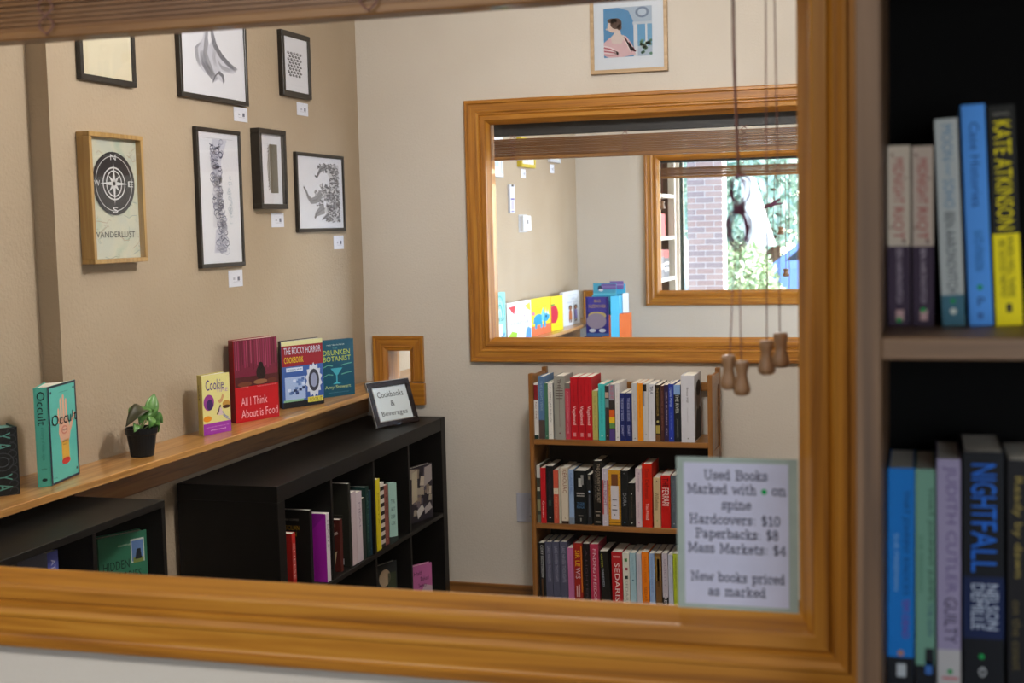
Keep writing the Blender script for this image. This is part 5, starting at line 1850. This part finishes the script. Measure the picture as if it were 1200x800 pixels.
MB().prism([(sx(692), .052), (sx(720), .052), (sx(720), .10), (sx(692), .10)], 0, sz(346), CYAN).build('upper_tray', ds)
zt = .7905 + sz(346) + .0005
display_book('turquoise and violet picture book at the top of the cardboard display', Vector((cl + sx(692.5), cy + .07, zt)), Vector((cl + sx(719.5), cy + .072, zt)), None, .072, .012, '#4a9cb8', '#4a9cb8', cloud, group='books in the cardboard display')
display_book('lilac picture book behind the turquoise one on the display', Vector((cl + sx(709.5), cy + .135, .7905 + sz(340))), Vector((cl + sx(725.5), cy + .137, .7905 + sz(340))), None, .05, .012, '#7a62a4', '#7a62a4',
             lambda p: (p.rect(0, 0, 1, 1, M('#7a62a4')), p.rect(0, .45, 1, .6, M('#a58fc4'), 1)), group='books in the cardboard display')
display_book('white spined picture book at the right of the cardboard display', Vector((cl + sx(725), cy + .125, .79 + .001)), Vector((cl + sx(730), cy + .175, .79 + .001)), None, PY(727, 345, cy).z - .7905, .006, '#c9d2d8', '#c9d2d8', None, group='books in the cardboard display')

# ================================================================== FRONT ROOM seen through the far window
fb = empty('white_bookcase', (-2.0, 10.4, 0), label='white edged bookcase with brown back seen through the far window', cat='bookcase')
BRN = M('#5a4234', .6)
fx0, fx1, fy0, fy1 = -2.225, -1.93, 9.55, 11.05
WHT = M('#d8d4c8', .5)


def fbox(name, lo, hi, mat, bev=.002):
    return box(name, (lo[0] + 2.0, lo[1] - 10.4, lo[2]), (hi[0] + 2.0, hi[1] - 10.4, hi[2]), mat, fb, bev)


fbox('end_panel', (fx0, fy0, 0), (fx1 - .055, fy0 + .03, 2.2), BRN)
fbox('end_panel', (fx0, fy1 - .03, 0), (fx1 - .055, fy1, 2.2), BRN)
fbox('post', (fx1 - .055, fy0, 0), (fx1, fy0 + .03, 2.2), WHT)
fbox('post', (fx1 - .055, fy1 - .04, 0), (fx1, fy1, 2.2), WHT)
for z in (.1, .45, .78, 1.09, 1.415, 1.745, 2.05):
    fbox('shelf', (fx0 + .006, fy0 + .03, z), (fx1 - .004, fy1 - .041, z + .028), WHT)
fbox('back_panel', (fx0, fy0 + .03, .1), (fx0 + .005, fy1 - .03, 2.18), BRN, 0)
fbox('top_board', (fx0, fy0, 2.2), (fx1, fy1, 2.23), WHT)


def far_spine(label, px0, px1, yt, z, col, deco=()):
    X = -1.97
    a, b = PX(px0, yt + 10, X), PX(px1, yt + 10, X)
    book(label, (X, (a.y + b.y) / 2, z), b.y - a.y, PX(px0, yt, X).z - z, .15, col, deco, rz=PI / 2, group='books in the white bookcase')


far_spine('coral red book in the white bookcase, upper cell', 773, 779.5, 250.5, 1.443, '#c94a4a')
far_spine('red and grey book in the white bookcase, lower cell', 773.5, 778.5, 293, 1.118, '#6d6c70', [('b', .75, 1, '#b84a44'), ('b', .3, .5, '#bcbcbc')])
far_spine('grey striped book in the white bookcase, lower cell', 778.7, 784, 293, 1.118, '#5c5e62', [('b', .7, 1, '#a8443e'), ('b', .2, .35, '#c4c4c4'), ('b', .45, .55, '#c4c4c4')])

# ================================================================== OUTDOORS
PAVE = noisy('pavement', ('#b9b2a6', '#c9c3b8'), (2, 2, 2), .9, 4, .1, 40)
tag(box('ground_outside', (-30, EXY + .1, -.2), (40, 60, -.05), PAVE), kind='structure')
BY = 15.5
bp = PY(806, 300, BY)
pil = empty('brick_pillar', (bp.x, BY, -.05), label='pale brick pillar outside the far window', cat='pillar')
BRK = [noisy('brick_%d' % i, c, (30, 30, 30), .9, 4, .2) for i, c in enumerate((('#826d67', '#8c7770'), ('#786b6a', '#827472'), ('#88756e', '#927e77')))]
bl_, bh, jt, dpt = .195, .057, .010, .20
cols = 2
pw = cols * (bl_ + jt) - jt
MB().box((.006, .006, 0), (pw - .006, pw - .006, 3.4), M('#b5b0ab', .95)).build('mortar_core', pil)
meshes = {}
for r_ in range(50):
    z = .005 + r_ * (bh + jt)
    off = (bl_ + jt) / 2 if r_ % 2 else 0
    xs = []
    if r_ % 2 == 0:
        xs = [(0, bl_), (bl_ + jt, bl_)]
    else:
        hb = (bl_ - jt) / 2
        xs = [(0, hb), (hb + jt, bl_), (hb + jt + bl_ + jt, hb)]
    for j, (x, L) in enumerate(xs):
        k = (round(L, 3), random.randrange(3))
        if k not in meshes:
            o = MB().box((0, 0, 0), (L, .09, bh), BRK[k[1]]).build('brick', pil, bevel=.003)
            meshes[k] = o.data
        else:
            o = link(bpy.data.objects.new('brick', meshes[k]), pil)
        o.location = (x, 0, z)


def foliage(name, label, c, rad, n, cols, leafs=.06, trunk=None, cat='shrub'):
    o = empty(name, (c[0], c[1], -.05), label=label, cat=cat)
    rr = random.Random(int(c[0] * 10) + n)
    mats = [M(x, .6) for x in cols]
    mb = MB()
    for k in range(n):
        a_, b_ = rr.uniform(0, 2 * PI), rr.uniform(-1, 1)
        r_ = rr.uniform(.55, 1)
        s_ = math.sqrt(1 - b_ * b_)
        q = Vector((rad[0] * r_ * s_ * math.cos(a_), rad[1] * r_ * s_ * math.sin(a_), c[2] + .05 + rad[2] * r_ * b_))
        if q.z < .02:
            continue
        u = Vector((rr.uniform(-1, 1), rr.uniform(-1, 1), rr.uniform(-1, 1))).normalized()
        v = u.cross(Vector((rr.uniform(-1, 1), rr.uniform(-1, 1), rr.uniform(-1, 1)))).normalized()
        L = leafs * rr.uniform(.7, 1.3)
        mb.add([q - u * L, q - v * L * .45, q + u * L, q + v * L * .45], [(0, 1, 2, 3)], rr.choice(mats))
    f = mb.build('foliage', o)
    f['kind'] = 'stuff'
    tr = MB()
    tr.tube([(0, 0, 0), (.03, .02, c[2] * .6), (0, 0, c[2] + rad[2] * .3)], [trunk or .03, (trunk or .03) * .8, (trunk or .03) * .4], M('#5d4a3a', .9), 8)
    tr.build('trunk', o)
    return o


p = PY(852, 312, 17.5)
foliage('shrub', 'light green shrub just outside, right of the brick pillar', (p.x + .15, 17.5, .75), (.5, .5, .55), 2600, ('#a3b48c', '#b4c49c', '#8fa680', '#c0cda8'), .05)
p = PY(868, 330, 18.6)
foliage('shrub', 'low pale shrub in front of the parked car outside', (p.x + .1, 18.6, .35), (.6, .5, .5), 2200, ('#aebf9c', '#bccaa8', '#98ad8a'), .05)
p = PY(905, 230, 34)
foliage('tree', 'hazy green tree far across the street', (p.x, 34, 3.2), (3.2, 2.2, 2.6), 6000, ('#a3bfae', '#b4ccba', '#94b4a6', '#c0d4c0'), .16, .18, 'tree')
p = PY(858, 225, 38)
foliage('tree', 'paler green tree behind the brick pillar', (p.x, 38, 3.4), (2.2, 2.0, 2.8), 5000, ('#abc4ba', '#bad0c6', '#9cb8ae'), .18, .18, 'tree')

# parked car
p = PY(915, 318, 21)
car = empty('car', (p.x + 1.2, 21, -.05), label='blue car parked outside beyond the shrubs', cat='car')
CB = M('#6d8cbc', .3, .1, .4)
prof = [(-2.15, .35), (-2.2, .62), (-2.1, .80), (-1.35, .88), (-.75, 1.35), (.75, 1.40), (1.45, .98), (2.05, .92), (2.2, .70), (2.15, .35)]
body = MB()
n = len(prof)
vs = [(x, -.85 + (.12 if z > 1 else 0), z) for x, z in prof] + [(x, .85 - (.12 if z > 1 else 0), z) for x, z in prof]
body.add(vs, [tuple(range(n)), tuple(range(n, 2 * n))[::-1]] + [(i, i + n, (i + 1) % n + n, (i + 1) % n) for i in range(n)], CB)
body.build('body', car)
CGL = M('#2a343c', .1)
for y in (-.80, .795):
    MB().add([(-1.15, y, .93), (1.25, y, .98), (.72, y + (.05 if y < 0 else -.05), 1.31), (-.72, y + (.05 if y < 0 else -.05), 1.28)], [(0, 1, 2, 3)], CGL).build('side_window', car).location.y = -.03 if y < 0 else .03
for x in (-1.4, 1.4):
    for y in (-.86, .66):
        o = MB().lathe([(.0, 0), (.2, 0), (.31, .01), (.33, .04), (.33, .16), (.31, .19), (.2, .2), (.0, .2)], M('#1c1c1e', .8), 20).build('wheel', car, (x, y + .2, .33))
        o.rotation_euler = (PI / 2, 0, 0)
        h = MB().lathe([(.0, 0), (.19, .0), (.19, .012), (.0, .016)], M('#a9acb0', .3, .8), 14).build('hubcap', o, (0, 0, .2))
# slanted white awning
p0, p1 = PY(872, 205, 19.5), PY(905, 288, 19.5)
aw = empty('awning', (p0.x, 19.5, -.05), label='white slanted awning outside right of the brick pillar', cat='awning')
AWW = M('#e4e2dc', .8)
q = [PY(868, 207, 19.5), PY(879, 207, 19.5), PY(904, 288, 19.5), PY(874, 288, 19.5)]
MB().add([(a.x - p0.x, 0, a.z + .05) for a in q] + [(a.x - p0.x, .6, a.z + .05) for a in q], [(0, 1, 2, 3), (7, 6, 5, 4), (0, 4, 5, 1), (1, 5, 6, 2), (2, 6, 7, 3), (3, 7, 4, 0)], AWW).build('canopy', aw)
MB().tube([(q[3].x - p0.x + .2, .3, 0), (q[3].x - p0.x + .2, .3, q[3].z + .1)], .025, M('#b9b9b5', .5), 8).build('post', aw)

# ================================================================== NEAR BOOKCASE (right edge of the view)
NF, NB = 1.21, 1.495
nx0 = -.0562
nbk = empty('walnut_bookcase', (nx0, NF, 0), label='tall walnut bookcase in the right foreground, cut by the frame', cat='bookcase')


def nbox(name, lo, hi, mat, bev=.001):
    return box(name, (lo[0] - nx0, lo[1] - NF, lo[2]), (hi[0] - nx0, hi[1] - NF, hi[2]), mat, nbk, bev)


NW = .84
nbox('side_panel', (nx0, NF, 0), (nx0 + .0214, NB, 2.1), WALNUT[2])
nbox('side_panel', (nx0 + NW - .021, NF, 0), (nx0 + NW, NB, 2.1), WALNUT[2])
NZ1, NZ2 = 1.447, 1.100
for z in (.08, .42, .76, NZ2, NZ1, 1.80, 2.08):
    nbox('shelf', (nx0 + .0214, NF + .001, z - .019), (nx0 + NW - .021, NB - .006, z), WALNUT[0])
nbox('back_panel', (nx0 + .0214, NB - .006, .06), (nx0 + NW - .021, NB, 2.08), M('#040303', .9), 0)
NY = 1.335
NU = 'on upper shelf of foreground bookcase'
NLW = 'on lower shelf of foreground bookcase'


def near(desc, t0, t1, b0, b1, yt, yb, z, col, deco, where, d=.11, **k):
    Y = k.pop('Y', NY)
    A0, A1, B0, B1 = PY(t0, yt, Y), PY(t1, yt, Y), PY(b0, yb, Y), PY(b1, yb, Y)
    h = (A0.z + A1.z) / 2 - z
    lean = math.atan2(((A0.x + A1.x) - (B0.x + B1.x)) / 2, h)
    th = ((A1.x - A0.x) + (B1.x - B0.x)) / 2
    zo = z
    return book(desc + ' ' + where, ((B0.x + B1.x) / 2, Y, zo), th, h / math.cos(lean), d, col, deco, lean=lean, group='paperbacks in the foreground bookcase', **k)


GREEN = '#14944a'
RIOT = [('b', 0, .445, '#37263a'), ('t', 'MIDNIGHT', .25, .68, .72, .93, '#a3383c'), ('t', 'RIOT', .25, .48, .72, .66, '#a3383c'), ('t', 'BEN AARONOVITCH', .38, .13, .64, .43, '#b3a3b0'), ('r', .35, .03, .7, .09, '#c09a9a'), ('o', .2, .95, .0012, '#6a3a34'), ('o', .8, .82, .001, '#6a3a34'), ('o', .15, .55, .0012, '#6a3a34'), ('o', .72, .47, .0015, '#4a2c34')]
near('cream and plum paperback, leftmost', 1040, 1066.3, 1041, 1067, 171, 381, NZ1, '#c3b3a2', RIOT + [('o', .5, .035, .0024, GREEN)], NU)
near('cream and plum paperback, second of the pair', 1068.8, 1093.5, 1069.8, 1094.5, 171.5, 381, NZ1, '#b9a698', RIOT + [('o', .5, .09, .0024, GREEN)], NU)
near('grey white paperback with blue script and teal foot', 1095.2, 1121.5, 1104.5, 1131.5, 140, 382, NZ1, '#b3b7b6',
     [('t', 'MOON', .28, .80, .75, .97, '#5f86a8'), ('t', 'over', .38, .72, .62, .79, '#7a98b0'), ('t', 'SOHO', .28, .57, .75, .71, '#5f86a8'), ('t', 'BEN AARONOVITCH', .28, .16, .72, .55, '#35393f'), ('b', 0, .15, '#3d6a7c'), ('o', .5, .07, .003, '#c9cfc9'), ('o', .5, .12, .0022, GREEN)], NU)
near('sky blue paperback', 1126, 1153.8, 1136.5, 1164, 123.5, 384, NZ1, '#4b8fe0',
     [('t', 'Case Histories', .3, .54, .72, .92, '#1e4a86'), ('t', 'KATE ATKINSON', .32, .25, .7, .43, '#1d5a8c'), ('o', .5, .175, .0024, GREEN), ('h', 'P', .38, .09, .68, .13, '#2a4a7a'), ('r', .35, .03, .6, .06, '#3a6ab0')], NU)
near('black and yellow paperback with large yellow capitals', 1157.5, 1188.5, 1167.5, 1199, 124.5, 384, NZ1, '#14130f',
     [('b', 0, .42, '#e0cf0a'), ('t', 'KATE ATKINSON', .18, .44, .82, .93, '#e0cf0a'), ('h', 'NATIONAL', .2, .955, .8, .967, '#8f8a80'), ('t', 'WHEN WILL THERE', .52, .13, .76, .41, '#2c2a10'), ('t', 'BE GOOD NEWS?', .22, .13, .46, .39, '#2c2a10'), ('r', .4, .06, .62, .10, '#2c2a20')], NU)
near('azure paperback with dark foot, leftmost', 1041, 1071.5, 1040, 1071, 549, 797, NZ2, '#0c72c4',
     [('b', 0, .13, '#16161c'), ('t', 'THAT JOHNNY KNOCKS', .52, .42, .82, .9, '#123a5c'), ('t', "'EM DEAD", .56, .22, .82, .40, '#7a2c8a'), ('t', 'SUE FREEMAN', .24, .44, .4, .70, '#8ab4d8'), ('o', .5, .15, .003, '#a87a6a'), ('r', .35, .04, .7, .10, '#b9bcc0')], NLW)
near('sage green paperback with dark lettering', 1073, 1095.5, 1073, 1096, 550.5, 797, NZ2, '#6f9a86',
     [('b', 0, .10, '#16161c'), ('t', 'THAT JOHNNY JUMPS', .6, .40, .9, .92, '#22382f'), ('t', 'THE GUN', .62, .24, .9, .39, '#2c4a6a'), ('t', 'SUE FREEMAN', .18, .44, .38, .70, '#4f7a66'), ('r', .5, .10, .95, .18, '#1c1c22'), ('r', .5, .06, .85, .12, '#3a6ab0')], NLW)
near('lilac grey paperback with purple capitals', 1098, 1125.3, 1098.5, 1126, 538.5, 798, NZ2, '#9a8fae',
     [('t', 'JUDITH CUTLER', .25, .42, .85, .97, '#6a5c84'), ('t', 'GUILTY', .3, .20, .85, .40, '#33283f'), ('b', 0, .17, '#b9b4b4'), ('o', .55, .075, .0024, GREEN), ('r', .2, .04, .9, .05, '#c0565c')], NLW)
near('thick black paperback with electric blue title', 1129, 1176, 1129, 1177, 530, 799, NZ2, '#0b0d14',
     [('b', .22, .48, '#0e1c44'), ('t', 'NIGHT', .2, .72, .82, .95, '#1c64c8'), ('t', 'FALL', .2, .50, .82, .71, '#1c64c8'), ('t', 'NELSON', .56, .26, .86, .45, '#b4bed2'), ('t', 'DEMILLE', .2, .26, .52, .45, '#b4bed2'), ('o', .45, .145, .0024, GREEN), ('h', 'O', .38, .06, .56, .10, '#c4c6ca')], NLW)
near('black paperback with gold lettering at the picture edge', 1181, 1225, 1181, 1226, 540, 799, NZ2, '#121014',
     [('t', 'Ready by dawn', .12, .5, .4, .93, '#8a7a3c'), ('t', 'on the coast', .12, .1, .36, .4, '#5a5030')], NLW)
